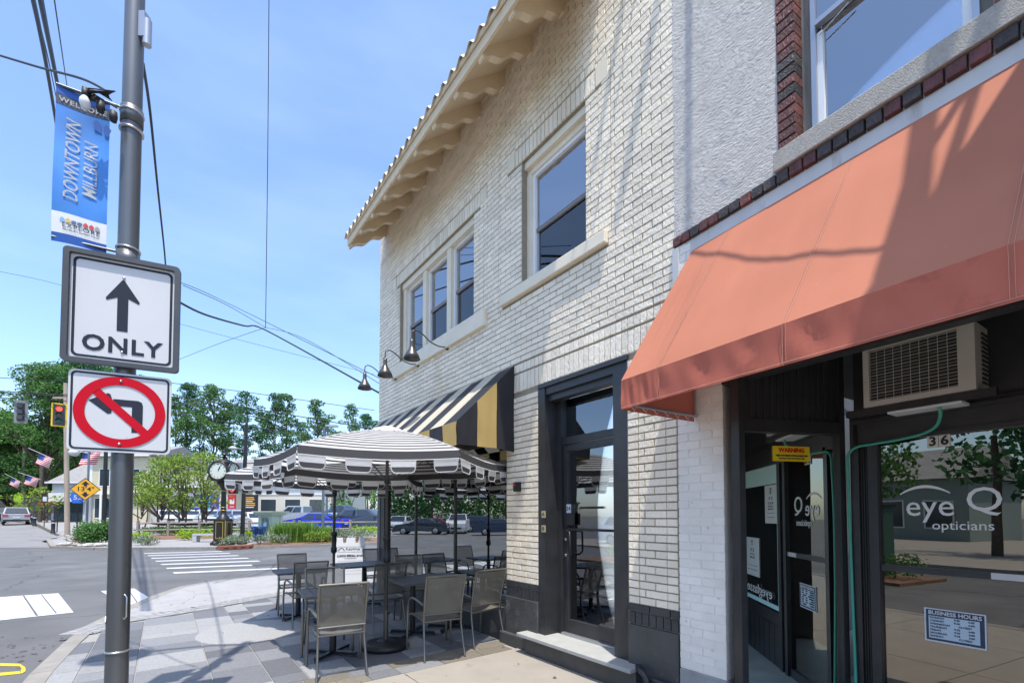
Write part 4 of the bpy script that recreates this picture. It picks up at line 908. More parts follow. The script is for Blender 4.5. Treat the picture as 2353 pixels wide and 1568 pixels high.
# parasols
def umbrella(x, y, rot, Rr, zr, zt, lab, rb=False):
    t = thing('market_umbrella', lab, 'umbrella', (x, y, .012), 0, 'black and white striped terrace umbrellas')
    if True:
        MB().lathe([(.001, .10), (.05, .10), (.09, .09), (.22, .075), (.265, .055), (.275, .045), (.275, .0), (.001, .0)], n=36).build('base', M_black, t)
        for k in range(30):
            a_ = k * math.tau / 30; MB().obox(Matrix.Rotation(a_, 4, 'Z') @ Matrix.Translation((.165, 0, .083)) @ Matrix.Rotation(R(6), 4, 'Y'), (.12, .006, .006)).build('base_rib', M_black, t)
    MB().tube([(0, 0, .05), (0, 0, .45)], .029, 12).build('sleeve', M_bronze, t)
    MB().lathe([(.03, 1.02), (.045, 1.04), (.045, 1.10), (.034, 1.12), (.034, 1.28), (.048, 1.30), (.048, 1.34), (.022, 1.35)], n=14).build('tilt_collar', M_black, t)
    MB().tube([(.03, 0, .40), (.05, -.01, .42)], .008, 6).build('knob', M_black, t)
    MB().tube([(0, 0, .45), (0, 0, zt - .05)], .020, 12).build('pole', mat('umbrella_pole', (.055, .05, .045), .4, metal=.5), t)
    V = [Vector((Rr * math.cos(rot + k * math.pi / 3), Rr * math.sin(rot + k * math.pi / 3), zr)) for k in range(6)]; A = Vector((0, 0, zt))
    # striped rings
    rings = [0.12]; s_ = .12
    pat = []
    cur = 1.0; bands = [('W', .075), ('B', .046)]
    while sum(b_[1] for b_ in bands) < Rr * .86: bands += [('W', .062), ('B', .046)]
    for k in range(6):
        v0, v1 = V[k], V[(k + 1) % 6]; b = MB(); d = Rr; 
        for c_, w_ in bands:
            d2 = max(d - w_, .09); r0, r1 = d / Rr, d2 / Rr
            if r0 <= r1: break
            nu = 6; row = []
            for rr in (r0, r1):
                for i in range(nu + 1):
                    s = i / nu; e = A + (v0 * (1 - s) + v1 * s - A) * rr
                    e.z -= .035 * math.sin(math.pi * s) * rr * 1.0 - .04 * math.sin(math.pi * rr); row.append(e)
            b.add(row, [(i, i + 1, nu + 2 + i, nu + 1 + i) for i in range(nu)], 1 if c_ == 'B' else 0, True); d = d2
        b.build('canopy_panel', [M_umW, M_umB], t)
        # valance strip + scallops
        nb = (v1 - v0).cross(Vector((0, 0, 1))).normalized(); nu = 8; vv = []
        for zz in (0, .085):
            for i in range(nu + 1): s = i / nu; vv.append(v0 * (1 - s) + v1 * s + Vector((0, 0, -.035 * math.sin(math.pi * s) - zz)) + nb * (zz * .12))
        MB().add(vv, [(i, i + 1, nu + 2 + i, nu + 1 + i) for i in range(nu)], 0, True).build('valance_band', M_umB, t)
        MB().tube([v + nb * .003 for v in vv[nu + 1:]], .0045, 5).build('band_piping', M_umW, t)
        n = (v1 - v0).cross(Vector((0, 0, 1))).normalized(); L_ = (v1 - v0).length; dr = (v1 - v0) / L_
        nf = 4; gap = .15; fw = (L_ - gap * (nf - 1)) / nf
        for i in range(nf):
            a_ = i * (fw + gap) + .012; e_ = a_ + fw - .024; sw_ = rp.uniform(-.03, .03)
            def P(x, z): 
                s = x / L_; sagz = -.035 * math.sin(math.pi * s)
                return v0 + dr * x + Vector((0, 0, sagz - z - .085)) + n * (sw_ * z * 5 + .012)
            hgt = .125; cr_ = .04
            outl = [(a_, 0), (a_ + .004, hgt - cr_), (a_ + cr_ * .4, hgt - cr_ * .3), (a_ + cr_, hgt), (e_ - cr_, hgt), (e_ - cr_ * .4, hgt - cr_ * .3), (e_ - .004, hgt - cr_), (e_, 0)]
            zs = .068; f = MB()
            f.add([P(a_, 0), P(e_, 0), P(e_ - .003, zs), P(a_ + .003, zs)], [(0, 1, 2, 3)], 0)
            f.add([P(a_ + .003, zs), P(e_ - .003, zs), P(e_ - .004, hgt - cr_), P(e_ - cr_ * .4, hgt - cr_ * .3), P(e_ - cr_, hgt), P(a_ + cr_, hgt), P(a_ + cr_ * .4, hgt - cr_ * .3), P(a_ + .004, hgt - cr_)], [tuple(range(8))], 1)
            f.tube([P(*o_) + n * .002 for o_ in outl], .0055, 5, 0)
            f.build('scallop', [M_umW, M_umB], t)
        MB().tube([P(0, 0) if False else v0 + Vector((0, 0, -.002)), v1 + Vector((0, 0, -.002))], .004, 5).build('piping', M_umW, t) if False else None
        MB().tube([A + (v0 - A) * .1 + Vector((0, 0, -.01)), A + (v0 - A) * .5 + Vector((0, 0, .02)), v0 + Vector((0, 0, -.012))], .007, 6).build('rib', M_bronze, t)
        MB().tube([Vector((0, 0, zt - .62)), A + (v0 - A) * .5 + Vector((0, 0, .0))], .006, 6).build('strut', M_bronze, t)
        MB().tube([A + (v0 - A) * (.1 + .1 * q) + Vector((0, 0, .043 * math.sin(math.pi * (.1 + .1 * q)) + .004)) for q in range(10)], .005, 5).build('seam_piping', M_umW, t)
    MB().lathe([(.001, zt + .055), (.06, zt + .045), (.17, zt + .01), (.20, zt - .02)], n=18).build('vent_cap', M_umW, t)
    MB().lathe([(.024, zt - .66), (.035, zt - .65), (.035, zt - .58), (.024, zt - .57)], n=12).build('hub', M_black, t)
    return t
umbrella(-1.53, 5.56, R(13), 1.48, 2.24, 2.64, 'nearest black and white striped umbrella with scalloped valance over the front tables')
umbrella(-2.74, 7.02, R(-27), 1.43, 2.17, 2.56, 'second striped umbrella, lower and behind the nearest one over the left tables')
# folding sign
fs = thing('folding_sign', 'white plastic folding menu board with a carry handle standing on the kerb corner', 'sign', (-3.62, 10.25, .0), R(16))
def board(y0, y1, nm):
    b = MB(); t_ = .018; w0, w1, h = .36, .29, 1.12
    def P(x, z): return (x, y0 + (y1 - y0) * z / h, z)
    pts = [(-w0, 0), (w0, 0), (w1, h), (w1 - .12, h), (w1 - .13, h - .12), (.10, h - .12), (.09, h - .005), (-.09, h - .005), (-.10, h - .12), (-w1 + .13, h - .12), (-w1 + .12, h), (-w1, h)]
    n = len(pts); vs = [P(*p) for p in pts]; vs += [(v[0], v[1] + t_, v[2]) for v in vs]
    b.add(vs, [tuple(range(n)), tuple(range(2 * n - 1, n - 1, -1))] + [(i, (i + 1) % n, n + (i + 1) % n, n + i) for i in range(n)]); return b.build(nm, M_signW, fs)
bd = board(-.30, -.03, 'front_board'); board(.28, .03, 'back_board')
tl = math.atan2(.27, 1.12)
def FM(x, z): return Matrix.Translation((x, -.30 + .27 * z / 1.12 - .004, z)) @ Matrix.Rotation(math.pi / 2 - tl, 4, 'X')
text('FIAMMA', .062, FM(.05, .86), bd, M_signK); text('LUNCH SPECIAL $14.95', .046, FM(0, .72), bd, M_signK, wx=.85, bold=.003); text('ANY PIZZA OR PASTA', .018, FM(0, .665), bd, M_signK)
b = MB(); 
for (x0, x1, z0, z1) in ((-.27, .27, .915, .92), (-.27, .27, .80, .805), (-.27, -.265, .80, .92), (.265, .27, .80, .92), (-.27, .27, .61, .613), (-.27, .27, .33, .333), (-.23, .23, .50, .503), (-.20, .2, .45, .453), (-.22, .22, .40, .403)):
    b.add([(FM(x0, z0) @ Vector((0, 0, .001))), (FM(x1, z0) @ Vector((0, 0, .001))), (FM(x1, z1) @ Vector((0, 0, .001))), (FM(x0, z1) @ Vector((0, 0, .001)))], [(0, 1, 2, 3)])
vs = []
for k in range(9): a_ = math.pi * k / 8; vs += [FM(-.19 + .065 * math.cos(a_), .825 + .07 * math.sin(a_)) @ Vector((0, 0, .001)), FM(-.19 + .05 * math.cos(a_), .825 + .055 * math.sin(a_)) @ Vector((0, 0, .001))]
b.add(vs, [(2 * k, 2 * k + 2, 2 * k + 3, 2 * k + 1) for k in range(8)]); b.build('printed_lines', M_signK, bd)

# ------------------------------------------------------------------ the near sign pole
PX, PY = -2.938, 3.42
po = thing('sign_pole', 'dark grey steel pole in the left foreground carrying two signs and a banner', 'pole', (PX, PY, 0))
MB().tube([(0, 0, 0), (0, 0, 3.0), (0, 0, 7.7)], [.071, .066, .058], 28).build('shaft', M_pole, po)
for z in (4.56, 4.70, 3.63, 1.0 - .4): MB().lathe([(.066, -.008), (.077, -.006), (.079, 0), (.077, .006), (.066, .008)], (0, 0, z), n=24).build('band_clamp', M_steel, po)
for z_ in (4.725, 3.60): MB().tube([(-.0, -.0, z_), (-.425 * math.sin(R(58)), -.425 * math.cos(R(58)), z_)], .010, 8).lathe([(.066, -.06), (.072, -.06), (.072, .06), (.066, .06)], (0, 0, z_ - .05), n=20).build('banner_bracket', M_pole, po)
b = MB(); b.box((.05, -.03, 5.30), (.10, .03, 5.50)).tube([(.10, .0, 5.25), (.10, .0, 5.45)], .03, 8); b.build('junction_box', M_alu, po)
b = MB(); b.tube([(.068, -.03, 1.02), (.09, -.035, 1.0), (.09, -.035, .86), (.068, -.03, .84)], .006, 6); b.build('hand_loop', M_steel, po)
b = MB(); b.obox(Matrix.Rotation(R(-50), 4, 'Z') @ Matrix.Translation((.0, -.0700, .83)) @ Matrix.Rotation(R(45), 4, 'Y'), (.045, .002, .045)); b.build('sticker', M_alu, po)
# lamp arms and lantern heads at the top
b = MB()
for s in (-1, 1):
    b.tube(smooth([(0, 0, 7.4), (s * .35, .15 * s, 7.75), (s * .9, .35 * s, 7.65), (s * 1.15, .45 * s, 7.4)], 5), .03, 8)
b.build('lamp_arm', M_pole, po)
for s in (-1, 1): MB().lathe([(.02, 0), (.12, -.05), (.30, -.12), (.32, -.16), (.22, -.3), (.05, -.36)], (s * 1.15, .45 * s, 7.4), n=16).build('lamp_head', M_pole, po)
sdir = Vector((math.sin(R(64)), math.cos(R(64)), 0)); snrm = Vector((sdir.y, -sdir.x, 0)); srz = math.atan2(sdir.y, sdir.x)
so_ = Vector((PX, PY, 0)) + snrm * .085
def rrect(x0, x1, z0, z1, r, n=5):
    P = []
    for (cx_, cz, a0) in ((x1 - r, z1 - r, 0), (x0 + r, z1 - r, 90), (x0 + r, z0 + r, 180), (x1 - r, z0 + r, 270)):
        for k in range(n + 1): a_ = R(a0 + 90 * k / n); P.append((cx_ + r * math.cos(a_), cz + r * math.sin(a_)))
    return P
def ring(P, Q, y0, y1, m, name, parent):
    n = len(P); b = MB(); vs = [(x, y0, z) for x, z in P] + [(x, y0, z) for x, z in Q] + [(x, y1, z) for x, z in P] + [(x, y1, z) for x, z in Q]
    fs = []
    for i in range(n): j = (i + 1) % n; fs += [(i, j, n + j, n + i), (i, 2 * n + i, 2 * n + j, j), (n + i, n + j, 3 * n + j, 3 * n + i), (2 * n + i, 3 * n + i, 3 * n + j, 2 * n + j)]
    return b.add(vs, fs).build(name, m, parent)
def flat(P, y, m, name, parent): return MB().add([(x, y, z) for x, z in P], [tuple(range(len(P)))]).build(name, m, parent)
s1 = thing('only_sign', 'white sign with upward arrow and ONLY in a thick dark grey frame', 'sign', (so_.x, so_.y, 2.70), srz)
x0, x1, h = -.335, .350, .825
ring(rrect(x0, x1, 0, h, .03), rrect(x0 + .035, x1 - .035, .035, h - .035, .012), -.03, .012, mat('dark_grey_sign_frame', (.055, .058, .065), .5, var=.15, scale=5), 'frame', s1)
pl1 = MB().prism(rrect(x0 + .034, x1 - .034, .034, h - .034, .02), -.002, .006).build('plate', M_signW, s1)
ring(rrect(x0 + .050, x1 - .050, .050, h - .050, .035), rrect(x0 + .066, x1 - .066, .066, h - .066, .025), -.0035, -.002, M_signK, 'border', pl1)
flat([(-.032, .27), (.032, .27), (.032, .52), (.095, .49), (.10, .505), (.006, .655), (-.006, .655), (-.10, .505), (-.095, .49), (-.032, .52)], -.0045, M_signK, 'arrow', pl1)
text('ONLY', .115, wallM(.005, -.004, .155), pl1, M_signK, wx=1.02, bold=.004, space=1.12)
for z in (.672, .115): MB().lathe([(.001, -.008), (.008, -.006), (.010, 0)], (.003, -.0045, z), n=10, axis='y').build('bolt', M_steel, pl1)
s2 = thing('no_left_turn_sign', 'lower sign on the near pole, red crossed circle over a left turn arrow', 'sign', (so_.x, so_.y, 2.068), srz)
x0, x1, h = -.293, .307, .588
pl2 = MB().prism(rrect(x0, x1, 0, h, .035), -.001, .006).build('plate', M_signW, s2)
ring(rrect(x0 + .013, x1 - .013, .013, h - .013, .032), rrect(x0 + .026, x1 - .026, .026, h - .026, .022), -.0025, -.001, M_signK, 'border', pl2)
cx_, cz = .005, .298
flat([(.155 - .07 + cx_ - .02, cz - .145), (.13 + cx_, cz - .145), (.13 + cx_, cz + .06), (.122 + cx_, cz + .085), (.10 + cx_, cz + .095), (-.045 + cx_, cz + .095), (-.045 + cx_, cz + .045), (.065 + cx_, cz + .045), (.065 + cx_, cz + .03)], -.003, M_signK, 'arrow_stem', pl2)
flat([(-.185 + cx_, cz + .072), (-.075 + cx_, cz + .135), (-.062 + cx_, cz + .128), (-.045 + cx_, cz + .072), (-.055 + cx_, cz - .012), (-.075 + cx_, cz - .018)], -.0032, M_signK, 'arrow_head', pl2)
C1 = [(cx_ + .268 * math.cos(k * math.tau / 64), cz + .262 * math.sin(k * math.tau / 64)) for k in range(64)]; C2 = [(cx_ + .205 * math.cos(k * math.tau / 64), cz + .200 * math.sin(k * math.tau / 64)) for k in range(64)]
ring(C1, C2, -.0065, -.005, M_signR, 'red_ring', pl2)
a_ = R(-45); c, s = math.cos(a_), math.sin(a_)
flat([(cx_ + c * x - s * z, cz + s * x + c * z) for x, z in ((-.235, -.028), (.235, -.028), (.235, .028), (-.235, .028))], -.0050, M_signR, 'red_bar', pl2)
for z in (.53, .062): MB().lathe([(.001, -.010), (.009, -.006), (.011, 0)], (.003, -.0065, z), n=10, axis='y').build('bolt', M_steel, pl2)
# banner
bdir = Vector((math.sin(R(58)), math.cos(R(58)), 0)); brz = math.atan2(bdir.y, bdir.x)
bn = thing('street_banner', 'blue vertical welcome banner hanging from the left side of the near pole', 'banner', (PX, PY, 3.57), brz)
BX0, BX1, BH = -.425, -.128, 1.165
def bpt(x, z): return (x, -.012 * math.sin((x - BX0) * 16 + z * 2.2) - .01 * math.sin(z * 5), z)
def bpatch(x0, x1, z0, z1, m, nm, off=0.0, parent=bn, nx=6, nz=10):
    vs = [tuple(Vector(bpt(x0 + (x1 - x0) * i / nx, z0 + (z1 - z0) * j / nz)) + Vector((0, -off, 0))) for j in range(nz + 1) for i in range(nx + 1)]
    return MB().add(vs, [(j * (nx + 1) + i, j * (nx + 1) + i + 1, (j + 1) * (nx + 1) + i + 1, (j + 1) * (nx + 1) + i) for j in range(nz) for i in range(nx)], 0, True).build(nm, m, parent)
cl = bpatch(BX0, BX1, 0, BH, M_banner, 'cloth', 0, nz=30)
bpatch(BX0, BX1, 1.02, 1.09, M_bannerK, 'welcome_band', .002, cl); bpatch(BX0, BX1, .065, .215, M_bannerW, 'explore_band', .002, cl); bpatch(BX0, BX1, 0, .060, M_bannerD, 'bottom_band', .002, cl); bpatch(BX0, BX1, 1.095, BH, M_bannerD, 'top_band', .002, cl)
def banner_text(s_, hh, x, z, m, rot=0.0, **k):
    o = text(s_, hh, wallM(x, -.0, z, rot=rot), cl, m, **k)
    for v in o.data.vertices: v.co.y = bpt(v.co.x, v.co.z)[1] - .0065
    return o
bm_ = (BX0 + BX1) / 2
banner_text('WELCOME', .036, bm_ + .0, 1.055, W_, bold=.001, space=1.15)
banner_text('DOWNTOWN', .080, bm_ - .047, .62, W_, rot=math.pi / 2, shear=.22, wx=1.0, bold=.0008, vs=.84); banner_text('MILLBURN', .080, bm_ + .052, .59, W_, rot=math.pi / 2, shear=.22, wx=1.0, bold=.0008, vs=.84)
banner_text('EXPLORE', .032, bm_ + .01, .125, M_bannerK, space=1.15); banner_text('MILLBURN SHORT HILLS', .013, bm_ + .01, .095, M_bannerK)
hc = [((.20, .42, .62), 0), ((.60, .45, .15), 1), ((.08, .13, .25), 2), ((.08, .13, .25), 3), ((.55, .05, .06), 4), ((.55, .05, .06), 5), ((.3, .3, .32), 6)]
for c_, k in hc:
    x = BX0 + .045 + k * .031; MB().add([(x, bpt(x, .15)[1] - .005, .148), (x + .027, bpt(x, .15)[1] - .005, .148), (x + .027, bpt(x, .15)[1] - .005, .168), (x + .0135, bpt(x, .15)[1] - .005, .182 if k not in (2, 3) else .172), (x, bpt(x, .15)[1] - .005, .168)], [(0, 1, 2, 3, 4)]).build('little_house', mat('print_%d' % k, c_, .5), cl)
for (x, z, r_) in ((-.205, 1.0, 1), (-.145, .98, -1)):
    MB().add([(x, bpt(x, z)[1] - .006, z), (x + .028, bpt(x, z)[1] - .006, z - .035), (x + .02 + .012 * r_, bpt(x, z)[1] - .006, z - .10), (x - .012, bpt(x, z)[1] - .006, z - .08), (x - .018, bpt(x, z)[1] - .006, z - .03)], [(0, 1, 2, 3, 4)]).build('printed_petal', M_bannerD, cl)
# string light and coil of cable at the banner bracket
sl_ = thing('string_light', 'black festoon cable coiled at the pole with one frosted bulb hanging over the banner', 'string light', (PX, PY, 4.66), brz)
for k in range(9):
    a_ = k * .5; MB().tube(smooth([(-.10 - .02 * math.sin(a_), -.10, .02 + .01 * k), (-.20, -.12 - .01 * k, .03 * math.cos(a_)), (-.27 + .02 * k * .3, -.11, -.03 + .008 * k), (-.18, -.13, -.055 + .006 * k), (-.07, -.10, -.01 * k * .3)], 4), .0045, 5).build('cable_loop', M_wire, sl_)
MB().lathe([(.001, 0), (.02, .0), (.022, -.05), (.016, -.06)], (-.24, -.14, .01), n=10).build('socket', M_wire, sl_)
MB().lathe([(.016, -.06), (.03, -.085), (.033, -.11), (.02, -.145), (.001, -.152)], (-.24, -.14, .01), n=14).build('bulb', mat('white_bulb', (.72, .73, .72), .25), sl_)
MB().lathe([(.001, 0), (.022, .0), (.026, -.04), (.02, -.075), (.001, -.08)], (-.155, -.14, -.05), n=10).build('socket', M_wire, sl_)
MB().lathe([(.001, 0), (.022, .0), (.026, -.04), (.02, -.075), (.001, -.08)], (-.085, -.13, -.08), n=10).build('socket', M_wire, sl_)

# ------------------------------------------------------------------ overhead cables
def cable(name, pts, r, lab, cat='cable', sag=0.0, group=None):
    P = smooth(pts, 6) if len(pts) > 2 else [Vector(pts[0]).lerp(Vector(pts[1]), k / 12) + Vector((0, 0, -sag * math.sin(math.pi * k / 12))) for k in range(13)]
    o = MB().tube(P, r, 6).build(name, M_wire); tag(o, lab, cat, group); return o
def wr(*P): return [at(x, y, Y) for x, y, Y in P]
CG = 'overhead cables'
cable('cable', wr((62, -60, 5.2), (95, 90, 7), (125, 260, 10), (160, 480, 18)), .028, 'thick black cable bundle running down behind the blue banner, left of its twin', group=CG)
cable('cable', wr((82, -60, 5.2), (105, 60, 7), (133, 200, 10), (175, 420, 18)), .034, 'thickest twisted cable bundle, directly beside the banner top', group=CG)
cable('cable', wr((66, -60, 5.2), (90, 50, 7), (118, 170, 10), (150, 330, 18)), .010, 'thin cable between the two thick bundles in the upper left', group=CG)
cable('cable', wr((119, -40, 6), (138, 90, 8), (153, 192, 11), (170, 300, 16)), .009, 'thin steep wire just right of the thick bundles', group=CG)
cable('cable', wr((-20, 122, 4.2), (90, 155, 3.9), (190, 182, 3.5), (252, 214, 3.37)), .009, 'black wire rising from the left edge to the coil on the pole', group=CG)
cable('cable', wr((328, 145, 3.6), (345, 260, 4.4), (362, 430, 5.8), (380, 605, 8), (384, 700, 10)), .012, 'slack black wire curving down right of the near pole', group=CG)
cable('cable', wr((618, -30, 12), (615, 350, 13), (610, 752, 14)), .010, 'straight vertical span wire hanging in the middle of the sky', group=CG)
HUB = at(610, 752, 14); WP = FW.w(-.02, .6, 4.55)
cable('cable', [at(405, 690, 9)] + wr((470, 722, 10), (560, 748, 12), (610, 758, 14)) + [FW.w(-.02, .3, 4.02)], .022, 'heavy black service cable sagging to the corner of the brick building', group=CG)
cable('cable', wr((404, 645, 9), (500, 685, 12)) + [FW.w(-.02, .3, 4.35)], .008, 'upper thin wire crossing to the brick building corner', group=CG)
cable('cable', [at(420, 655, 9), at(520, 700, 11), HUB], .007, 'thin wire meeting the vertical span wire from the left', group=CG)
cable('cable', [HUB, at(700, 778, 12), FW.w(-.02, .3, 4.2)], .007, 'thin wire from the span wire junction to the building', group=CG)
cable('cable', [at(405, 828, 18), at(500, 790, 16), HUB], .007, 'thin guy wire falling to the left from the span wire junction', group=CG)
cable('cable', wr((-20, 620, 30), (140, 655, 30), (400, 740, 30), (860, 860, 30)), .012, 'faint far wire passing behind the arrow sign', group=CG)
for k, (y0, y1, y2, r_, lab) in enumerate(((869, 880, 942, .02, 'upper far wire across the tree tops'), (900, 912, 985, .03, 'second far wire above the hanging traffic signals'), (904, 925, 1010, .03, 'third far wire carrying the traffic signals'), (915, 948, 1030, .02, 'lowest far wire dipping behind the turn sign'))):
    cable('cable', wr((-20, y0 - 3, 26), (150, y0 + 6, 26), (400, y1, 27), (860, y2, 30)), r_, lab, group=CG)
sv = thing('service_head', 'small white cable bracket on the edge of the brick building', 'bracket', tuple(FW.w(-.06, .25, 4.30)), FW.rz)
bx('bracket_body', (-.05, 0, 0), (.05, .12, .12), M_white, sv); bx('bracket_plate', (.03, -.02, -.03), (.06, .14, .15), M_alu, sv)

# ------------------------------------------------------------------ foliage
nr = np.random.RandomState(5)
def leaf_mesh(name, blobs, m, size, dens):
    """blobs: (x,y,z,rx,ry,rz); many small leaf faces spread through each blob"""
    P = []; 
    for (x, y, z, rx, ry, rz_) in blobs:
        k = max(8, int(dens * (rx * ry + ry * rz_ + rx * rz_)))
        d = nr.normal(size=(k, 3)); d /= np.linalg.norm(d, axis=1)[:, None]; r_ = nr.uniform(.45, 1.08, size=(k, 1)) ** .6
        P.append(d * r_ * np.array([rx, ry, rz_]) + np.array([x, y, z]))
    P = np.concatenate(P); n = len(P)
    a = nr.normal(size=(n, 3)); a /= np.linalg.norm(a, axis=1)[:, None]; b = nr.normal(size=(n, 3)); b -= (a * b).sum(1)[:, None] * a; b /= np.linalg.norm(b, axis=1)[:, None]
    s = size * nr.uniform(.6, 1.4, size=(n, 1)); a = a * s; b = b * s * .6
    vs = np.stack([P - a, P - b, P + a, P + b], 1).reshape(-1, 3); fs = np.arange(4 * n).reshape(-1, 4)
    me = bpy.data.meshes.new(name); me.vertices.add(4 * n); me.vertices.foreach_set('co', vs.ravel()); me.loops.add(4 * n); me.loops.foreach_set('vertex_index', fs.ravel())
    me.polygons.add(n); me.polygons.foreach_set('loop_start', np.arange(n) * 4); me.polygons.foreach_set('loop_total', np.full(n, 4)); me.update(); me.validate(); me.materials.append(m); return me
def limb(b, p0, p1, r0, r1, bend=.1):
    p0, p1 = Vector(p0), Vector(p1); m_ = (p0 + p1) / 2 + Vector((rp.uniform(-1, 1), rp.uniform(-1, 1), rp.uniform(0, .5))) * bend * (p1 - p0).length
    b.tube(smooth([p0, m_, p1], 3), [r0 + (r1 - r0) * k / 6 for k in range(7)], 6)
def tree(px, Y, ztop, zcrown, wid, m, lab, nblob=22, leaf=.16, dens=30, name='tree', group=None, flat_=.55, trunks=1):
    p = gx(px, Y); h = ztop - p.z; t = thing(name, lab, 'tree', tuple(p), 0, group); blobs = []; zc = zcrown - p.z
    for k in range(nblob):
        q = (k + .5) / nblob; z = zc + (h - zc) * q; env = wid * (math.sin(math.pi * min(1, .18 + q * .80)) ** .7) * (1.0 if k % 3 else .6); a_ = rp.uniform(0, math.tau) + k * 2.4
        rr = env * rp.uniform(.2, .95); s = wid * (rp.uniform(.17, .34) if Y > 40 else rp.uniform(.2, .36))
        blobs.append((math.cos(a_) * rr, math.sin(a_) * rr, min(z, h - s * flat_), s, s, s * flat_))
    b = MB(); n_t = trunks
    for i in range(n_t):
        ox = (i - (n_t - 1) / 2) * .5; b.tube(smooth([(ox * .4, 0, -.1), (ox + rp.uniform(-.2, .2), .1, zc * .6), (ox * 1.4, 0, zc + (h - zc) * .8)], 4), [wid * (.05 if Y > 40 else .032) * (1 - .1 * k) for k in range(9)], 8)
    trunk = b.build('trunk', M_bark, t)
    for bl in blobs[::2]:
        c = MB(); limb(c, (0, 0, max(zc * .5, bl[2] - wid * .9)), bl[:3], wid * .022, wid * .008); c.build('limb', M_bark, trunk)
    link('crown', leaf_mesh('crown', blobs, m, leaf, dens), t); return t
def zat(py, Y): return at(1176, py, Y).z
TG = 'tall trees beyond the parking lot'
rows = [(398, 78, 905, 5.0), (425, 82, 878, 5.5), (487, 80, 884, 5.8), (455, 90, 935, 5.5), (522, 88, 925, 5), (562, 80, 898, 5.2), (598, 88, 945, 5), (628, 82, 902, 4.8), (655, 84, 906, 5), (690, 92, 968, 5), (726, 82, 918, 5.2), (745, 90, 960, 4.6), (805, 84, 926, 4.8), (838, 80, 950, 4.6), (775, 95, 990, 5), (860, 86, 965, 5)]
for k, (px_, Y, y_, w_) in enumerate(rows):
    zt_ = zat(y_, Y); tree(px_, Y, zt_, zt_ - (11 if k % 3 else 15), w_ * .72, M_leafD if k % 2 else M_leafM, 'tall tree of the row beyond the parking lot, %s from the left' % ['first', 'second', 'third', 'fourth', 'fifth', 'sixth', 'seventh', 'eighth', 'ninth', 'tenth', 'eleventh', 'twelfth', 'thirteenth', 'fourteenth', 'fifteenth', 'sixteenth'][sorted(range(16), key=lambda q: rows[q][0]).index(k)], nblob=40, leaf=.15, dens=60, group=TG)
left = [(100, 62, 838, 8, 'high spreading locust tree rising above the hanging traffic signals', M_leafM), (190, 66, 826, 8, 'high locust tree behind the top of the no left turn sign', M_leafD), (250, 74, 845, 7, 'tall tree just left of the near pole behind the signs', M_leafM), (20, 70, 958, 9, 'broad green tree at the left edge of the picture', M_leafM),
        (95, 80, 985, 9, 'dense dark tree behind the largest flag', M_leafD), (165, 84, 980, 9, 'dark tree behind the grey roofed house', M_leafD), (-60, 60, 930, 9, 'bushy tree cut by the left picture edge', M_leafM), (60, 98, 1010, 9, 'distant dark tree closing the far end of the street', M_leafD), (5, 96, 1030, 8, 'low dark tree above the far parked cars at left', M_leafD), (225, 90, 960, 8, 'dark tree above the pale yellow house', M_leafD)]
for px_, Y, y_, w_, lab, m in left:
    zt_ = zat(y_, Y); tree(px_, Y, zt_, 5 if y_ > 850 else zt_ - 11, w_, m, lab, nblob=70 if y_ > 850 else 40, leaf=.15, dens=52, group='trees along the left street')
for px_, Y, y_, w_, lab in ((372, 34, 1048, 2.7, 'small yellow green tree in front of the pale yellow shop, left of two'), (418, 33, 1040, 2.7, 'small yellow green tree beside the street clock, between its neighbours'), (468, 35, 1034, 2.6, 'small yellow green tree directly behind the street clock'), (325, 36, 1080, 2.0, 'lowest loose yellow green tree, right of the near pole')):
    zt_ = zat(y_, Y); tree(px_, Y, zt_, terr(Y) + 1.9, w_ * 1.05, M_leafY, lab, nblob=30, leaf=.085, dens=62, name='small_tree', group='small yellow green trees on the corner', trunks=2, flat_=.45)
for px_, Y, y_, w_ , lab in ((108, 50, 1118, 2.6, 'low street tree behind the bollards on the left pavement'), (62, 58, 1128, 2.8, 'low street tree above the silver car')): tree(px_, Y, zat(y_, Y), terr(Y) + 1.4, w_, M_leafY, lab, nblob=12, leaf=.14, dens=24, name='small_tree')
for px_, Y, y_, w_, lab in ((790, 62, 1085, 4, 'bushy light green tree behind the dark off roader'), (845, 60, 1092, 4, 'bushy light green tree left of the restaurant corner post'), (905, 58, 1100, 4, 'light green tree seen through the restaurant window'), (700, 66, 1100, 4, 'low light green tree above the silver pickup')): tree(px_, Y, zat(y_, Y), terr(Y) + .8, w_, M_leafM, lab, nblob=16, leaf=.18, dens=18, name='small_tree')
def shrub(name, px, py, Y, wpx, hpx, m, lab, leaf=.05, dens=260, nb=9, group=None, cat='shrub', dy=.5, bz=None):
    p = at(px, py, Y); g_ = terr(Y) + .05 if bz is None else bz; w_ = wpx / FPX * Y / 2; h = hpx / FPX * Y
    t = thing(name, lab, cat, (p.x, Y, g_), 0, group); bl = []
    for k in range(nb):
        a_ = rp.uniform(-1, 1); bl.append((a_ * w_ * .7, rp.uniform(-1, 1) * dy, h * rp.uniform(.35, .62), w_ * rp.uniform(.3, .45), dy * .6 + .1, h * rp.uniform(.34, .42)))
    link('foliage', leaf_mesh('foliage', bl, m, leaf, dens), t)
    c = MB()
    for bl_ in bl[:5]: c.tube([(bl_[0] * .4, 0, 0), (bl_[0], bl_[1], bl_[2])], .015, 5)
    c.build('stems', M_bark, t, 'stuff'); return t
LS = 'lime green shrubs'
shrub('shrub', 318, 1205, 27.5, 56, 20, M_leafL, 'lime green shrub next to the near pole, leftmost lime one', group=LS)
shrub('shrub', 442, 1216, 27.8, 62, 26, M_leafL, 'lime green shrub in front of the rail fence left of the clock', group=LS)
shrub('shrub', 545, 1208, 28.5, 60, 17, M_leafL, 'lime green shrub behind the clock post', group=LS)
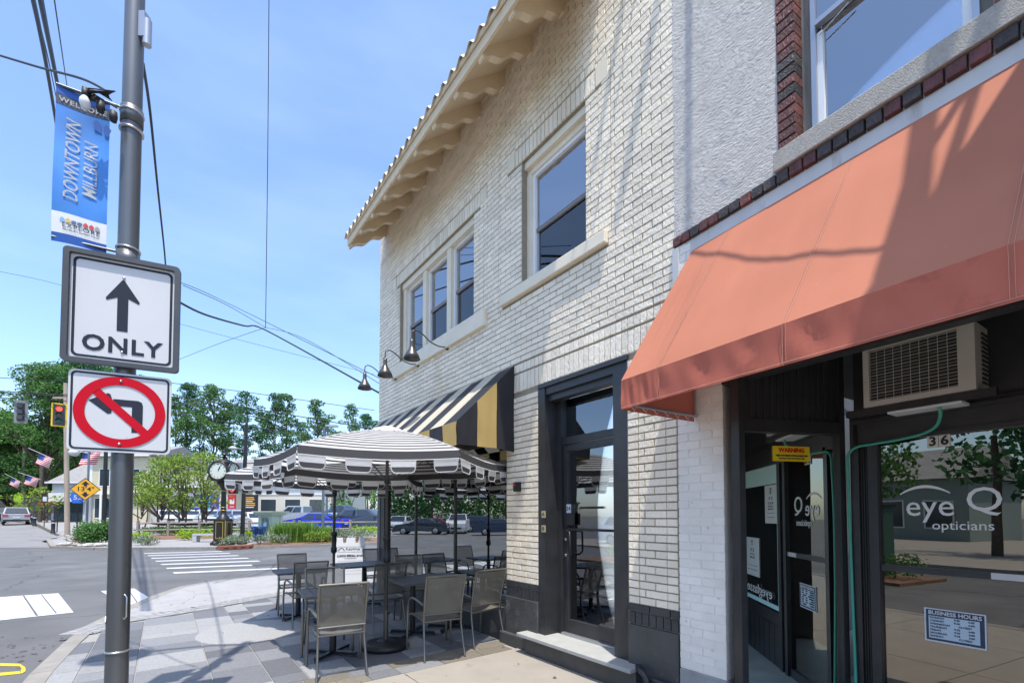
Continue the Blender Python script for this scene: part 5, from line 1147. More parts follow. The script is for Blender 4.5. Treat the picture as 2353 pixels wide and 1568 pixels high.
shrub('shrub', 566, 1212, 28.0, 26, 22, M_leafL, 'small lime shrub between the black pole and the blue bin', group=LS)
shrub('shrub', 835, 1208, 31, 76, 24, M_leafL, 'lime green shrub right by the restaurant corner post', group=LS)
shrub('shrub', 222, 1222, 25.0, 74, 58, M_leafM, 'large rounded green shrub on the corner left of the near pole', dens=330, leaf=.055, nb=16, dy=.9)
shrub('shrub', 265, 1222, 25.5, 60, 58, M_leafM, 'large green shrub half hidden behind the near pole', dens=330, leaf=.055, nb=14, dy=.9)
shrub('flower_bush', 184, 1230, 24.6, 44, 28, M_leafS, 'low bush dotted with red flowers beside the white rocks', cat='bush')
link('blossoms', leaf_mesh('blossoms', [(-.3, 0, .45, .3, .3, .12), (.25, -.1, .5, .25, .3, .1), (0, -.3, .3, .3, .1, .12)], M_flower, .045, 90), bpy.data.objects['flower_bush'])
shrub('sage_groundcover', 330, 1225, 24.6, 74, 24, M_leafS, 'grey green ground cover right of the near pole', cat='ground cover', leaf=.045)
for px_, Y, w_, lab in ((525, 24.0, 60, 'sage ground cover beside the storm drain at the clock foot'), (560, 24.4, 70, 'sage ground cover in front of the black signal pole'), (608, 24.9, 78, 'sage ground cover right of the storm drain'), (648, 25.6, 50, 'sage ground cover beside the ornamental grass')):
    shrub('sage_groundcover', px_, 1240, Y, w_, 25, M_leafS, lab, cat='ground cover', leaf=.045, dens=170, nb=9, group='sage ground cover in the kerbside bed')
shrub('flower_bush', 812, 1232, 27, 95, 30, M_leafS, 'low shrubs with orange flowers behind the white folding sign', cat='bush', dy=.8, group='flowering bushes'); 
shrub('flower_bush', 745, 1232, 26.4, 70, 34, M_leafY, 'greenish flowering bush between the grass and the folding sign', cat='bush', dy=.8, group='flowering bushes')
shrub('hedge', 460, 1190, 33.5, 300, 15, M_leafM, 'long low clipped hedge behind the split rail fence', cat='hedge', nb=40, leaf=.06, dens=110)
shrub('hedge', 420, 1204, 31.5, 150, 20, M_leafM, 'dark planting between the two rails of the fence left of the clock', cat='hedge', nb=16, leaf=.06, dens=90)
def grass(px, Y, n, h, wd, m, lab):
    p = gx(px, Y); vs = []; fs = []
    for k in range(n):
        a_ = rp.uniform(0, math.tau); r_ = rp.uniform(0, .25) * wd; bx_, by_ = rp.gauss(0, wd * .2), rp.gauss(0, wd * .2); hh = h * rp.uniform(.7, 1.1); ln = rp.uniform(.1, .5) * hh; c, s = math.cos(a_), math.sin(a_); w2 = .012
        b0 = len(vs); vs += [(bx_ - s * w2, by_ + c * w2, 0), (bx_ + s * w2, by_ - c * w2, 0), (bx_ + c * ln * .4 + s * w2, by_ + s * ln * .4 - c * w2, hh * .7), (bx_ + c * ln * .4 - s * w2, by_ + s * ln * .4 + c * w2, hh * .7), (bx_ + c * ln, by_ + s * ln, hh)]
        fs += [(b0, b0 + 1, b0 + 2, b0 + 3), (b0 + 3, b0 + 2, b0 + 4)]
    me = bpy.data.meshes.new('grass_tuft'); me.from_pydata(vs, [], fs); me.materials.append(m); o = link('grass_tuft', me); o.location = (p.x, Y, p.z + .05); tag(o, lab, 'ornamental grass', 'ornamental grass clumps')
for k, px_ in enumerate((648, 668, 690, 708, 728, 752)): grass(px_, 26.2 + .25 * (k % 2) + k * .12, 420, 1.15 if k < 4 else .9, 1.3, M_leafG, ['leftmost bright grass clump beside the green kiosk', 'second grass clump from the green kiosk', 'third and tallest grass clump in front of the blue car', 'fourth grass clump in front of the blue car', 'fifth grass clump near the grey lamp post', 'rightmost grass clump left of the folding sign'][k])
# plants behind the restaurant corner
shrub('potted_plants', 925, 1250, 11.8, 60, 62, M_leafL, 'tall yellow green plants outside seen through the restaurant corner glass', cat='plants', leaf=.04, dens=260, nb=10, dy=.3, bz=0)
shrub('potted_plants', 985, 1262, 12.2, 90, 46, M_leafL, 'yellow green plants along the side window of the restaurant', cat='plants', leaf=.04, dens=260, nb=10, dy=.3, bz=0)

# ------------------------------------------------------------------ rocks, fence, benches, kiosk, bin
rk = thing('rock_border', 'pale rounded rocks along the far corner kerb below the flower bush', 'rocks', (-23.2, 23.9, .05))
for k in range(26):
    b = MB(); s = rp.uniform(.12, .26); vs = []; 
    for zz, rr in ((0, .8), (.35, 1.0), (.7, .7)):
        for q in range(7): a_ = q * math.tau / 7; vs.append((math.cos(a_) * rr * s * rp.uniform(.8, 1.2), math.sin(a_) * rr * s * rp.uniform(.8, 1.2), zz * s))
    b.add(vs, [(i * 7 + q, i * 7 + (q + 1) % 7, (i + 1) * 7 + (q + 1) % 7, (i + 1) * 7 + q) for i in range(2) for q in range(7)] + [tuple(range(14, 21))]); o = b.build('rock', mat('pale_rock', (.42, .39, .34), .9, perobj=.3), rk); o.location = (rp.uniform(-.6, 3.0), rp.uniform(-.6, .5), 0)
fn = thing('split_rail_fence', 'weathered grey split rail fence running along the back of the corner garden', 'fence', tuple(gx(600, 31)))
FPOST = [318, 388, 459, 573, 676, 688, 805, 880]
def fpt(px): p = gx(px, 30.6 + (px - 318) * .003); return p - gx(600, 31)
for px_ in FPOST: p = fpt(px_); MB().box((p.x - .07, p.y - .07, p.z), (p.x + .07, p.y + .07, p.z + 1.05)).build('post', M_wood, fn)
for a, e in zip(FPOST[:-1], FPOST[1:]):
    if e - a < 20: continue
    for z in (.42, .88): MB().tube([fpt(a) + Vector((0, 0, z)), fpt((a + e) / 2) + Vector((0, 0, z + rp.uniform(-.04, .04))), fpt(e) + Vector((0, 0, z + rp.uniform(-.03, .03)))], .055, 7).build('rail', M_wood, fn)
M_stone = mat('grey_bench_stone', (.42, .42, .42), .85, var=.1, scale=6)
for k, (px_, lab) in enumerate(((482, 'grey stone bench left of the street clock'), (530, 'grey stone bench partly behind the street clock'))):
    p = gx(px_, 26.6); t = thing('stone_bench', lab, 'bench', tuple(p + Vector((0, 0, .03))), R(6), 'stone benches by the clock')
    bx('seat', (-.85, -.2, .38), (.85, .2, .48), M_stone, t)
    for s in (-1, 1): bx('leg', (s * .72 - .11, -.19, 0), (s * .72 + .11, .19, .38), M_stone, t)
p = gx(622, 28.2); ki = thing('display_kiosk', 'pale green column shaped display case with cornice in front of the parked pickup', 'kiosk', tuple(p + Vector((0, 0, .03))), R(-12))
M_sage = mat('pale_sage_paint', (.40, .46, .36), .6)
b = MB(); b.box((-.62, -.62, 0), (.62, .62, .16)).box((-.54, -.54, .16), (.54, .54, .32)).build('plinth', M_sage, ki)
for sx in (-1, 1):
    for sy in (-1, 1): MB().box((sx * .48 - .12 * 0 - (.0 if sx < 0 else .22), sy * .48 - (.0 if sy < 0 else .22), .32), (sx * .48 + (.22 if sx < 0 else 0), sy * .48 + (.22 if sy < 0 else 0), 1.50)).build('pilaster', M_sage, ki)
bx('case', (-.44, -.44, .32), (.44, .44, 1.5), M_sage, ki); bx('display_glass', (-.22, -.455, .55), (.22, -.442, 1.35), mat('kiosk_poster', (.12, .2, .17), .3, var=.6, scale=9), ki); bx('notice', (-.12, -.46, .75), (.1, -.456, 1.05), M_signW, ki)
b = MB(); b.box((-.60, -.60, 1.50), (.60, .60, 1.60)).box((-.68, -.68, 1.60), (.68, .68, 1.68)).box((-.74, -.74, 1.68), (.74, .74, 1.74)).build('cornice', M_sage, ki)
p = gx(595, 27.3); bi = thing('litter_bin', 'blue slatted metal litter bin beside the pale green kiosk', 'bin', tuple(p + Vector((0, 0, .03))))
M_blue = mat('bright_blue_metal', (.02, .13, .42), .4)
for k in range(22):
    a_ = k * math.tau / 22; MB().tube([(.26 * math.cos(a_), .26 * math.sin(a_), .05), (.30 * math.cos(a_), .30 * math.sin(a_), .5), (.40 * math.cos(a_), .40 * math.sin(a_), .82)], .018, 4).build('slat', M_blue, bi)
MB().lathe([(.38, .80), (.42, .82), (.42, .86), (.34, .86)], n=20).build('rim', M_blue, bi); MB().lathe([(.001, .05), (.24, .05), (.24, .75)], n=16).build('liner', M_acdark, bi)

# ------------------------------------------------------------------ street clock
p = G(509, 1243, .05); p = gx(513, 24.6)
ck = thing('street_clock', 'black and gold four faced street clock on a tall fluted post at the far corner', 'clock', (p.x, p.y, .05))
M_ck = mat('black_cast_iron', (.028, .027, .025), .35, metal=.4); M_gold = mat('gold_leaf', (.55, .38, .08), .35, metal=.6)
b = MB(); b.box((-.42, -.42, 0), (.42, .42, .14)).box((-.36, -.36, .14), (.36, .36, .22)).box((-.32, -.32, .22), (.32, .32, 1.36)).lathe([(.34, 1.36), (.28, 1.5), (.2, 1.6), (.14, 1.72), (.13, 1.8)], n=16); b.build('pedestal', M_ck, ck)
for s, ax in ((-1, 0), (1, 1), (-1, 1)):
    for (x0, x1, z0, z1) in ((-.2, -.17, .35, 1.25), (.17, .2, .35, 1.25), (-.17, .17, .35, .38), (-.17, .17, 1.22, 1.25)):
        if ax == 0: bx('gold_panel_line', (x0, -.327, z0), (x1, -.319, z1), M_gold, ck)
        elif s == 1: bx('gold_panel_line', (.319, x0, z0), (.327, x1, z1), M_gold, ck)
bx('gold_corner_line', (.30, -.333, .3), (.333, -.30, 1.3), M_gold, ck)
MB().tube([(0, 0, 1.75), (0, 0, 3.0), (0, 0, 3.35)], [.14, .115, .115], 16).build('column', M_ck, ck)
for z in (1.86, 2.02, 2.9): MB().lathe([(.12, -.02), (.155, -.015), (.155, .015), (.12, .02)], (0, 0, z), n=16).build('gold_ring', M_gold, ck)
MB().lathe([(.12, 3.0), (.2, 3.15), (.34, 3.30), (.36, 3.36), (.001, 3.36)], n=18).build('capital', M_ck, ck)
CZ = 3.95
b = MB(); b.box((-.42, -.42, CZ - .52), (.42, .42, CZ + .50)); b.lathe([(.55, CZ + .35), (.42, CZ + .56), (.2, CZ + .68), (.001, CZ + .7)], n=16).lathe([(.25, CZ - .6), (.45, CZ - .5), (.5, CZ - .3)], n=16)
hd = b.build('head', M_ck, ck)
for k in range(4):
    m = Matrix.Rotation(k * math.pi / 2, 4, 'Z'); b = MB()
    tmp = MB().lathe([(.49, -.42), (.52, -.50), (.50, -.56), (.44, -.56), (.43, -.53)], (0, 0, CZ), n=32, axis='y'); b.add([m @ Vector(v) for v in tmp.v], tmp.f, 0, True); b.build('dial_bezel', M_ck, hd)
    tmp = MB().lathe([(.001, -.535), (.435, -.53)], (0, 0, CZ), n=32, axis='y'); d_ = MB().add([m @ Vector(v) for v in tmp.v], tmp.f).build('dial', mat('cream_dial', (.58, .60, .50), .4), hd)
    tmp = MB().lathe([(.425, -.536), (.44, -.54)], (0, 0, CZ), n=32, axis='y'); MB().add([m @ Vector(v) for v in tmp.v], tmp.f).build('gold_rim', M_gold, hd)
    for h_ in range(12):
        a_ = h_ * math.tau / 12; MB().obox(m @ Matrix.Translation((.36 * math.sin(a_), -.54, CZ + .36 * math.cos(a_))) @ Matrix.Rotation(a_, 4, 'Y'), (.018, .006, .07)).build('hour_mark', M_ck, d_) if k in (0, 1) else None
    for a_, L_, w_ in ((R(32), .22, .035), (R(25), .33, .022)): MB().obox(m @ Matrix.Translation((L_ / 2 * math.sin(a_), -.548, CZ + L_ / 2 * math.cos(a_))) @ Matrix.Rotation(a_, 4, 'Y'), (w_, .006, L_)).build('clock_hand', M_ck, d_)
text('MILLBURN', .07, wallM(0, -.50, CZ + .60), hd, M_gold)
MB().lathe([(.001, CZ + .7), (.1, CZ + .72), (.06, CZ + .86), (.2, CZ + .9), (.2, CZ + .94), (.06, CZ + .98), (.09, CZ + 1.06), (.03, CZ + 1.14), (.02, CZ + 1.3), (.001, CZ + 1.36)], n=14).build('finial', M_ck, ck)

# ------------------------------------------------------------------ signals and street poles
def sighead(t, x, y, z, yellow=False, lit=None, back=False, rz=0.0, s=1.0):
    m = Matrix.Translation((x, y, z)) @ Matrix.Rotation(rz, 4, 'Z') @ Matrix.Scale(s, 4)
    def OB(c, sz, ma, nm, par): return MB().obox(m @ Matrix.Translation(c), sz).build(nm, ma, par)
    M_sg = mat('signal_housing', (.05, .05, .052), .5); M_bp = mat('grey_backplate', (.20, .20, .205), .6)
    hdp = OB((0, 0, 0), (.34, .2, 1.05), M_sg, 'signal_housing', t); 
    if yellow:
        OB((0, -.06, 0), (.66, .012, 1.36), mat('signal_yellow', (.80, .52, .0), .5), 'yellow_border', hdp); OB((0, -.075, 0), (.52, .012, 1.22), M_sg, 'backplate', hdp)
    elif back: OB((0, .06, 0), (.62, .012, 1.32), M_bp, 'backplate', hdp)
    for k, mm in enumerate((M_red if lit == 'r' else mat('dull_red_lens', (.12, .01, .01), .3), M_lens, M_lensg)):
        zz = .34 - k * .34
        tmp = MB().lathe([(.001, -.125), (.13, -.12)], (0, 0, zz), n=16, axis='y'); MB().add([m @ Vector(v) for v in tmp.v], tmp.f).build('lens', mm, hdp)
        vs = []; 
        for q in range(13): a_ = math.pi * q / 12; vs += [m @ Vector((.145 * math.cos(a_), -.1, zz + .145 * math.sin(a_))), m @ Vector((.145 * math.cos(a_), -.30, zz + .145 * math.sin(a_) - .02))]
        MB().add(vs, [(2 * q, 2 * q + 2, 2 * q + 3, 2 * q + 1) for q in range(12)], 0, True).build('visor', M_sg, hdp)
        if back: OB((0, .14, zz), (.26, .12, .22), M_sg, 'rear_dome', hdp)
    return hdp
p = at(50, 946, 26.3); t = thing('traffic_signal', 'grey backed traffic signal seen from behind, hanging at the left edge', 'traffic signal', tuple(p)); sighead(t, 0, 0, 0, back=True, rz=R(200)); MB().tube([(0, 0, .5), (0, 0, .9)], .03, 6).build('hanger', M_black, t)
p = at(136, 953, 26.3); t = thing('traffic_signal', 'yellow bordered traffic signal showing red, half hidden by the no left turn sign', 'traffic signal', tuple(p)); sighead(t, 0, 0, 0, yellow=True, lit='r', rz=R(40)); MB().tube([(0, 0, .5), (0, 0, .9)], .03, 6).build('hanger', M_black, t)
def pole_at(name, px, Y, ztop, r_, m, lab, dx=0.0, cat='pole', base=True, group=None):
    p = gx(px, Y); t = thing(name, lab, cat, (p.x, Y, p.z), 0, group); h = ztop - p.z
    MB().tube([(0, 0, 0), (dx, 0, h)], [r_, r_ * .8], 12).build('shaft', m, t)
    if base: MB().lathe([(r_ * 2.2, 0), (r_ * 2.2, .1), (r_ * 1.7, .2), (r_ * 1.5, .5), (r_, .6)], n=12).build('base', m, t)
    return t, p, h
t, p, h = pole_at('signal_pole', 557, 25.3, zat(974, 25.3), .115, M_black, 'black signal pole behind the street clock with lamp arm and one way sign', dx=.12)
MB().tube([(.1, 0, h - 1.4), (-.5, 0, h - 1.35)], .03, 6).build('lamp_arm', M_alu, t); MB().lathe([(.001, .12), (.1, .1), (.24, .0), (.20, -.05), (.001, -.06)], (-.6, 0, h - 1.35), n=14).build('lamp_head', M_signW, t)
bx('control_box', (-.35, -.1, h - 2.75), (-.08, .1, h - 2.15), M_alu, t)
sighead(t, .85, .3, h - 2.6, rz=R(-60)); MB().tube([(.1, 0, h - 2.2), (.85, .3, h - 2.1)], .03, 6).build('signal_arm', M_black, t)
tx = thing('one_way_sign', 'black and white one way arrow sign beside the street clock', 'sign', (p.x - .62, 24.95, zat(1095, 24.95) - .17), R(8))
pz = bx('plate', (0, 0, 0), (1.05, .012, .35), M_signW, tx); bx('black_field', (.02, -.003, .02), (1.03, -.001, .33), M_signK, pz)
flat([(.05, .175), (.32, .30), (.32, .25), (.99, .25), (.99, .10), (.32, .10), (.32, .05)], -.005, M_signW, 'white_arrow', pz); text('ONE WAY', .10, wallM(.67, -.006, .175), pz, M_signK)
tp = thing('pedestrian_signal', 'small signal with a lit red lamp at the left of the striped umbrella', 'signal', tuple(at(533, 1121, 25.0))); bx('housing', (-.2, 0, -.28), (.2, .25, .28), M_black, tp); MB().add([(.14 * math.cos(k * math.tau / 20), -.01, .19 * math.sin(k * math.tau / 20)) for k in range(20)], [tuple(range(20))]).build('lamp', M_red, tp)
t, p, h = pole_at('lamp_post', 742, 27.5, zat(1075, 27.5) + 2.5, .09, mat('slate_blue_post', (.10, .13, .15), .5), 'grey blue lamp post in front of the parked blue sedan', base=False)
t, p, h = pole_at('lamp_post', 750, 34, zat(980, 34), .09, mat('slate_blue_post', (.10, .13, .15), .5), 'taller grey lamp post whose flat lamp shows above the umbrella'); bx('lamp_head', (-.1, -.2, h), (.75, .2, h + .12), M_alu, t)
t, p, h = pole_at('signal_pole', 239, 30, zat(1000, 30), .13, M_black, 'thick black pole left of the near grey pole behind the signs')
t, p, h = pole_at('sign_post', 200, 29, zat(1035, 29), .07, mat('steel_blue_post', (.13, .15, .17), .5), 'steel post carrying the yellow clearance sign', base=False)
MB().tube([(0, 0, h - .2), (-.9, 0, h + .1)], .03, 6).build('arm', M_alu, t); MB().lathe([(.001, .2), (.2, .15), (.3, 0), (.2, -.2), (.001, -.25)], (-.95, 0, h - .1), n=12).build('globe_lamp', M_signW, t)
cs_ = thing('clearance_sign', 'yellow diamond clearance sign reading 13 4 on the left far corner', 'sign', tuple(at(196, 1123, 28.6)), R(40))
M_y2 = mat('warning_yellow', (.80, .38, .01), .5)
dg = .72; pz = MB().prism([(-dg, 0), (0, -dg), (dg, 0), (0, dg)], 0, .02).build('plate', M_y2, cs_)
n_ = 4; P_ = [(-dg, 0), (0, -dg), (dg, 0), (0, dg)]; Q_ = [(x * .93, z * .93) for x, z in P_]
ring(P_, Q_, -.006, -.001, M_signK, 'border', pz); text("13'4\"", .27, wallM(0, -.004, 0), pz, M_signK, bold=.006, wx=1.1)
for s in (1, -1): flat([(-.2, s * .30), (0, s * .52), (.2, s * .30), (.08, s * .30), (.08, s * .18), (-.08, s * .18), (-.08, s * .30)], -.004, M_signK, 'arrow', pz)
t, p, h = pole_at('sign_post', 178, 29.8, zat(1130, 29.8), .045, M_black, 'thin black post holding the blue route marker', base=False)
rs = thing('route_marker', 'blue five sided route marker with the number 52', 'sign', tuple(at(178, 1143, 29.6)), R(40)); pz = MB().prism([(-.30, .34), (-.36, .05), (-.22, -.34), (.22, -.34), (.36, .05), (.30, .34)], 0, .02).build('plate', mat('route_blue', (.02, .14, .60), .5), rs); text('52', .30, wallM(0, -.004, .02), pz, M_signY, bold=.006)
pz.children[0].data.materials[0] = M_signW
t, p, h = pole_at('utility_pole', 156, 32, zat(880, 32), .16, M_polewood, 'bleached timber utility pole leaning slightly on the left far pavement', dx=-.45, base=False); bx('crossarm', (-1.3, -.05, h - 1.1), (.6, .05, h - .98), M_polewood, t)
t, p, h = pole_at('utility_pole', 50, 60, zat(1000, 60), .18, M_polewood, 'distant timber pole behind the silver car', base=False); bx('crossarm', (-1.2, -.05, h - .6), (1.2, .05, h - .45), M_polewood, t)
t, p, h = pole_at('utility_pole', 92, 52, zat(1060, 52), .2, M_bark, 'dark trunk like pole beneath the large flag', base=False)
for px_, Y, lab in ((123, 33.5, 'black bollard nearest to the timber pole'), (80, 42, 'farther black bollard beside the silver car'), (75, 44, 'farthest black bollard at the kerb')):
    p = gx(px_, Y); t = thing('bollard', lab, 'bollard', (p.x, Y, p.z), 0, 'black bollards on the left pavement'); MB().lathe([(.16, 0), (.16, .08), (.12, .12), (.12, .85), (.14, .88), (.12, .95), (.06, 1.0), (.001, 1.02)], n=12).build('post', M_black, t); MB().lathe([(.123, .72), (.123, .8)], n=12).build('reflective_band', M_signW, t)
for px_, Y, zt_, lab in ((132, 34, 1.25, 'thin dark meter post beside the bollard'), (102, 40, 2.3, 'thin post with a small white parking sign')):
    p = gx(px_, Y); t = thing('meter_post', lab, 'post', (p.x, Y, p.z)); MB().tube([(0, 0, 0), (0, 0, zt_)], .035, 6).build('post', M_black, t); bx('head', (-.15, -.04, zt_), (.15, .04, zt_ + .4), M_signW if zt_ > 2 else M_black, t)
p = gx(42, 58); t = thing('crossing_sign', 'bright lime crossing sign near the end of the left street', 'sign', tuple(p)); MB().tube([(0, 0, 0), (0, 0, 3)], .05, 6).build('post', M_alu, t); MB().prism([(-.6, 2.6), (0, 2.1), (.6, 2.6), (.6, 3.3), (0, 3.7), (-.6, 3.3)], -.06, -.04).build('plate', mat('lime_sign', (.5, .75, .02), .5), t)
def flag(px, py, Y, L_, ang, lab):
    p = at(px, py, Y); t = thing('flag', lab, 'flag', tuple(p), R(34), 'american flags along the left street'); d = Vector((math.cos(ang), 0, math.sin(ang))); W2 = L_ * .62; dn = Vector((-.28, 0, -1)).normalized()
    MB().tube([d * -.8, d * (L_ + .1)], .025, 6).build('flag_pole', M_signW, t)
    def q(a, b): v = d * a + dn * b; v.y = .10 * math.sin(a * 5 + b * 3); return v
    for k in range(13):
        b0, b1 = k * W2 / 13 * 1.6, (k + 1) * W2 / 13 * 1.6; n = 6; vs = [q(L_ * i / n, b0) for i in range(n + 1)] + [q(L_ * i / n, b1) for i in range(n + 1)]
        MB().add(vs, [(i, i + 1, n + 2 + i, n + 1 + i) for i in range(n)], 0, True).build('stripe', M_signW if k % 2 else M_flag1, t)
    vs = [q(L_ * .0 + L_ * .42 * i / 3, j * W2 * 1.6 * .54) + Vector((0, -.02, 0)) for j in (0, 1) for i in range(4)]; MB().add(vs, [(i, i + 1, 5 + i, 4 + i) for i in range(3)]).build('canton', M_flag2, t)
flag(91, 1040, 40, .95, R(-28), 'largest of the american flags, hanging over the left pavement'); flag(63, 1091, 50, 1.0, R(-22), 'second american flag, lower and left of the largest'); flag(28, 1096, 56, .9, R(-35), 'small far american flag above the silver car'); flag(192, 1038, 34, 1.0, R(5), 'american flag peeking out under the no left turn sign')

# ------------------------------------------------------------------ background buildings
M_yel = mat('pale_yellow_siding', (.58, .52, .36), .7, var=.05, scale=2); M_wtrim = mat('white_trim', (.70, .70, .68), .6); M_roof = mat('grey_roof_shingle', (.24, .23, .22), .9, var=.15, scale=3); M_dglass = mat('dark_window', (.03, .045, .06), .12, spec=.8)
def winpart(parent, x0, x1, z0, z1, y=-.02, bars=1):
    f_ = MB(); t_ = .08; f_.box((x0 - t_, y - .03, z0 - t_), (x1 + t_, y, z0)).box((x0 - t_, y - .03, z1), (x1 + t_, y, z1 + t_)).box((x0 - t_, y - .03, z0), (x0, y, z1)).box((x1, y - .03, z0), (x1 + t_, y, z1))
    fo = f_.build('window', M_wtrim, parent); bx('pane', (x0, y - .012, z0), (x1, y - .004, z1), M_dglass, fo); return fo
def house(name, px0, px1, Y, z0, eave, ridge, m, lab, depth=9, rz=0.0, gable=False, wins=(), roofm=None, overhang=.4):
    a, b_ = at(px0, 1185, Y), at(px1, 1185, Y); W2 = b_.x - a.x; t = thing(name, lab, 'building', (a.x, Y, z0), rz); E_ = eave - z0; Rg = ridge - z0
    wl_ = MB().box((0, 0, -.5), (W2, depth, E_)).build('wall', m, t)
    if gable:
        MB().prism([(0, E_), (W2, E_), (W2 / 2, Rg)], .01, depth).build('gable', m, t); r_ = MB()
        for s, x0, x1 in ((0, -overhang, W2 / 2), (1, W2 + overhang, W2 / 2)):
            r_.add([(x0, -overhang, E_ - .25), (x0, depth, E_ - .25), (x1, depth, Rg + .05), (x1, -overhang, Rg + .05), (x0, -overhang, E_ - .1), (x0, depth, E_ - .1), (x1, depth, Rg + .2), (x1, -overhang, Rg + .2)], [(0, 1, 2, 3), (4, 5, 6, 7), (0, 3, 7, 4), (0, 4, 5, 1)])
        r_.build('roof', roofm or M_roof, t)
    else:
        r_ = MB().add([(-overhang, -overhang, E_), (W2 + overhang, -overhang, E_), (W2 + overhang, depth / 2, Rg), (-overhang, depth / 2, Rg), (-overhang, depth, E_), (W2 + overhang, depth, E_)], [(0, 1, 2, 3), (3, 2, 5, 4), (0, 3, 4), (1, 5, 2)]); r_.build('roof', roofm or M_roof, t)
        bx('gutter', (-overhang, -overhang - .1, E_ - .1), (W2 + overhang, -overhang, E_ + .08), M_wtrim, t)
    for w_ in wins: winpart(t, *w_)
    return t, W2
zq = lambda py, Y: zat(py, Y)
# pale yellow two storey shop house
Yh = 47; t, W2 = house('yellow_shop_house', 205, 338, Yh, terr(Yh), zq(1046, Yh), zq(1010, Yh), M_yel, 'pale yellow clapboard two storey shop house behind the near pole', wins=((1.0, 2.0, 3.9, 5.6), (2.9, 3.9, 3.9, 5.6), (4.4, 5.1, 3.9, 5.6)))
for k in range(34): bx('clapboard', (0, -.03, k * .2), (W2, -.0, k * .2 + .19), M_yel, t)
bx('shop_cornice', (-.2, -.5, 3.0), (W2 + .1, -.0, 3.25), M_wtrim, t); winpart(t, .6, 2.4, .6, 2.6, -.04); bx('corner_board', (-.06, -.08, 0), (.25, .0, 6.4), M_wtrim, t)
for k in range(3): bx('shop_column', (.2 + k * 1.3, -.55, 0), (.42 + k * 1.3, -.35, 3.0), M_wtrim, t)
Yh = 49; t, W2 = house('yellow_shop_wing', 338, 470, Yh, terr(Yh), zq(1118, Yh), zq(1085, Yh), M_yel, 'low pale yellow shop wing with three wide windows behind the small trees')
for k in range(17): bx('clapboard', (0, -.03, k * .2), (W2, -.0, k * .2 + .19), M_yel, t)
for k in range(3): winpart(t, .55 + k * 1.75, 2.05 + k * 1.75, .6, 2.5, -.04)
bx('blue_decal', (.6, -.06, .7), (1.6, -.055, 1.0), M_blue, t); bx('shop_fascia', (-.2, -.35, 2.8), (W2, -.0, 3.3), M_wtrim, t); bx('shop_awning', (.3, -.9, 3.3), (W2 - .3, -.05, 3.36), M_wtrim, t)
# grey roofed house on the left
Yh = 52; t, W2 = house('grey_roof_shop', 118, 196, Yh, terr(Yh), zq(1108, Yh), zq(1052, Yh), mat('pale_grey_wall', (.50, .52, .54), .7), 'small shop with steep grey roof and white band left of the yellow house', gable=False)
bx('white_parapet', (-.1, -.45, 2.35), (W2, -.05, 3.35), M_wtrim, t); bx('dark_shopfront', (.3, -.06, 0), (W2 - .3, -.01, 2.3), M_dglass, t); bx('red_awning', (-.7, -.9, 2.0), (.4, -.2, 2.2), M_flower, t)
# hedge by it
Yh = 70; t, W2 = house('white_bungalow', -60, 112, Yh, terr(Yh), zq(1140, Yh), zq(1128, Yh), mat('dim_beige_wall', (.35, .33, .30), .8), 'low beige building under dark trees at the far end of the left street'); bx('dark_storefront', (.5, -.05, 0), (W2 - .5, 0, 2.6), M_dglass, t)
# long low commercial building across the parking lot
Yh = 60; t, W2 = house('long_white_building', 470, 760, Yh, terr(Yh), zq(1104, Yh), zq(1040, Yh), mat('cream_stucco_wall', (.60, .55, .46), .8), 'long cream and white commercial building behind the parked cars', depth=14)
for k in range(5): bx('white_siding_band', (0, -.06, 4.6 - k * .3), (W2, -.01, 4.6 - k * .3 + .26), M_wtrim, t)
for k in range(5): winpart(t, 1 + k * 3.2, 3.0 + k * 3.2, .8, 2.8)
# poster row
py0 = thing('poster_fence', 'row of colourful posters on the parking lot fence behind the street clock', 'poster', tuple(at(443, 1185, 42)), R(2)); py0.location.z = zat(1168, 42)
PWd = 104 / FPX * 42 / 5.6
for k, (c1, c2) in enumerate((((.03, .06, .35), (.6, .55, .5)), ((.03, .35, .62), (.5, .7, .8)), ((.10, .06, .42), (.75, .28, .02)), ((.62, .55, .48), (.5, .1, .08)), ((.48, .02, .05), (.7, .65, .6)))):
    pz = bx('poster', (k * PWd * 1.05, 0, 0), (k * PWd * 1.05 + PWd, .03, 1.33), mat('poster_%d' % k, c1, .5), py0)
    cx_ = k * PWd * 1.05 + PWd / 2
    if k == 0: flat([(cx_, .45), (cx_ + .26, .8), (cx_ + .24, 1.02), (cx_ + .1, 1.08), (cx_, .98), (cx_ - .1, 1.08), (cx_ - .24, 1.02), (cx_ - .26, .8)], -.004, mat('poster_ink_0', c2, .5), 'printed_heart', pz)
    else: bx('printed_block', (cx_ - .2, -.005, .35 + .1 * k % .3), (cx_ + .2, -.002, .85), mat('poster_ink_%d' % k, c2, .5), pz)
    for j in range(2): bx('printed_line', (cx_ - .2, -.005, .12 + j * .1), (cx_ + .2, -.002, .16 + j * .1), M_signW, pz)
p = at(572, 1185, 40); t = thing('notice_board', 'black notice board with orange lines right of the black signal pole', 'sign', (p.x, 40, zat(1176, 40)), R(2)); pz = bx('board', (-.55, 0, 0), (.75, .04, 1.55), M_signK, t)
for k, w_ in enumerate((.4, .45, .3, .5, .5, .4)): bx('printed_line', (-w_, -.006, 1.25 - k * .17), (w_, -.002, 1.34 - k * .17), M_y2 if k % 3 != 2 else M_signW, pz)

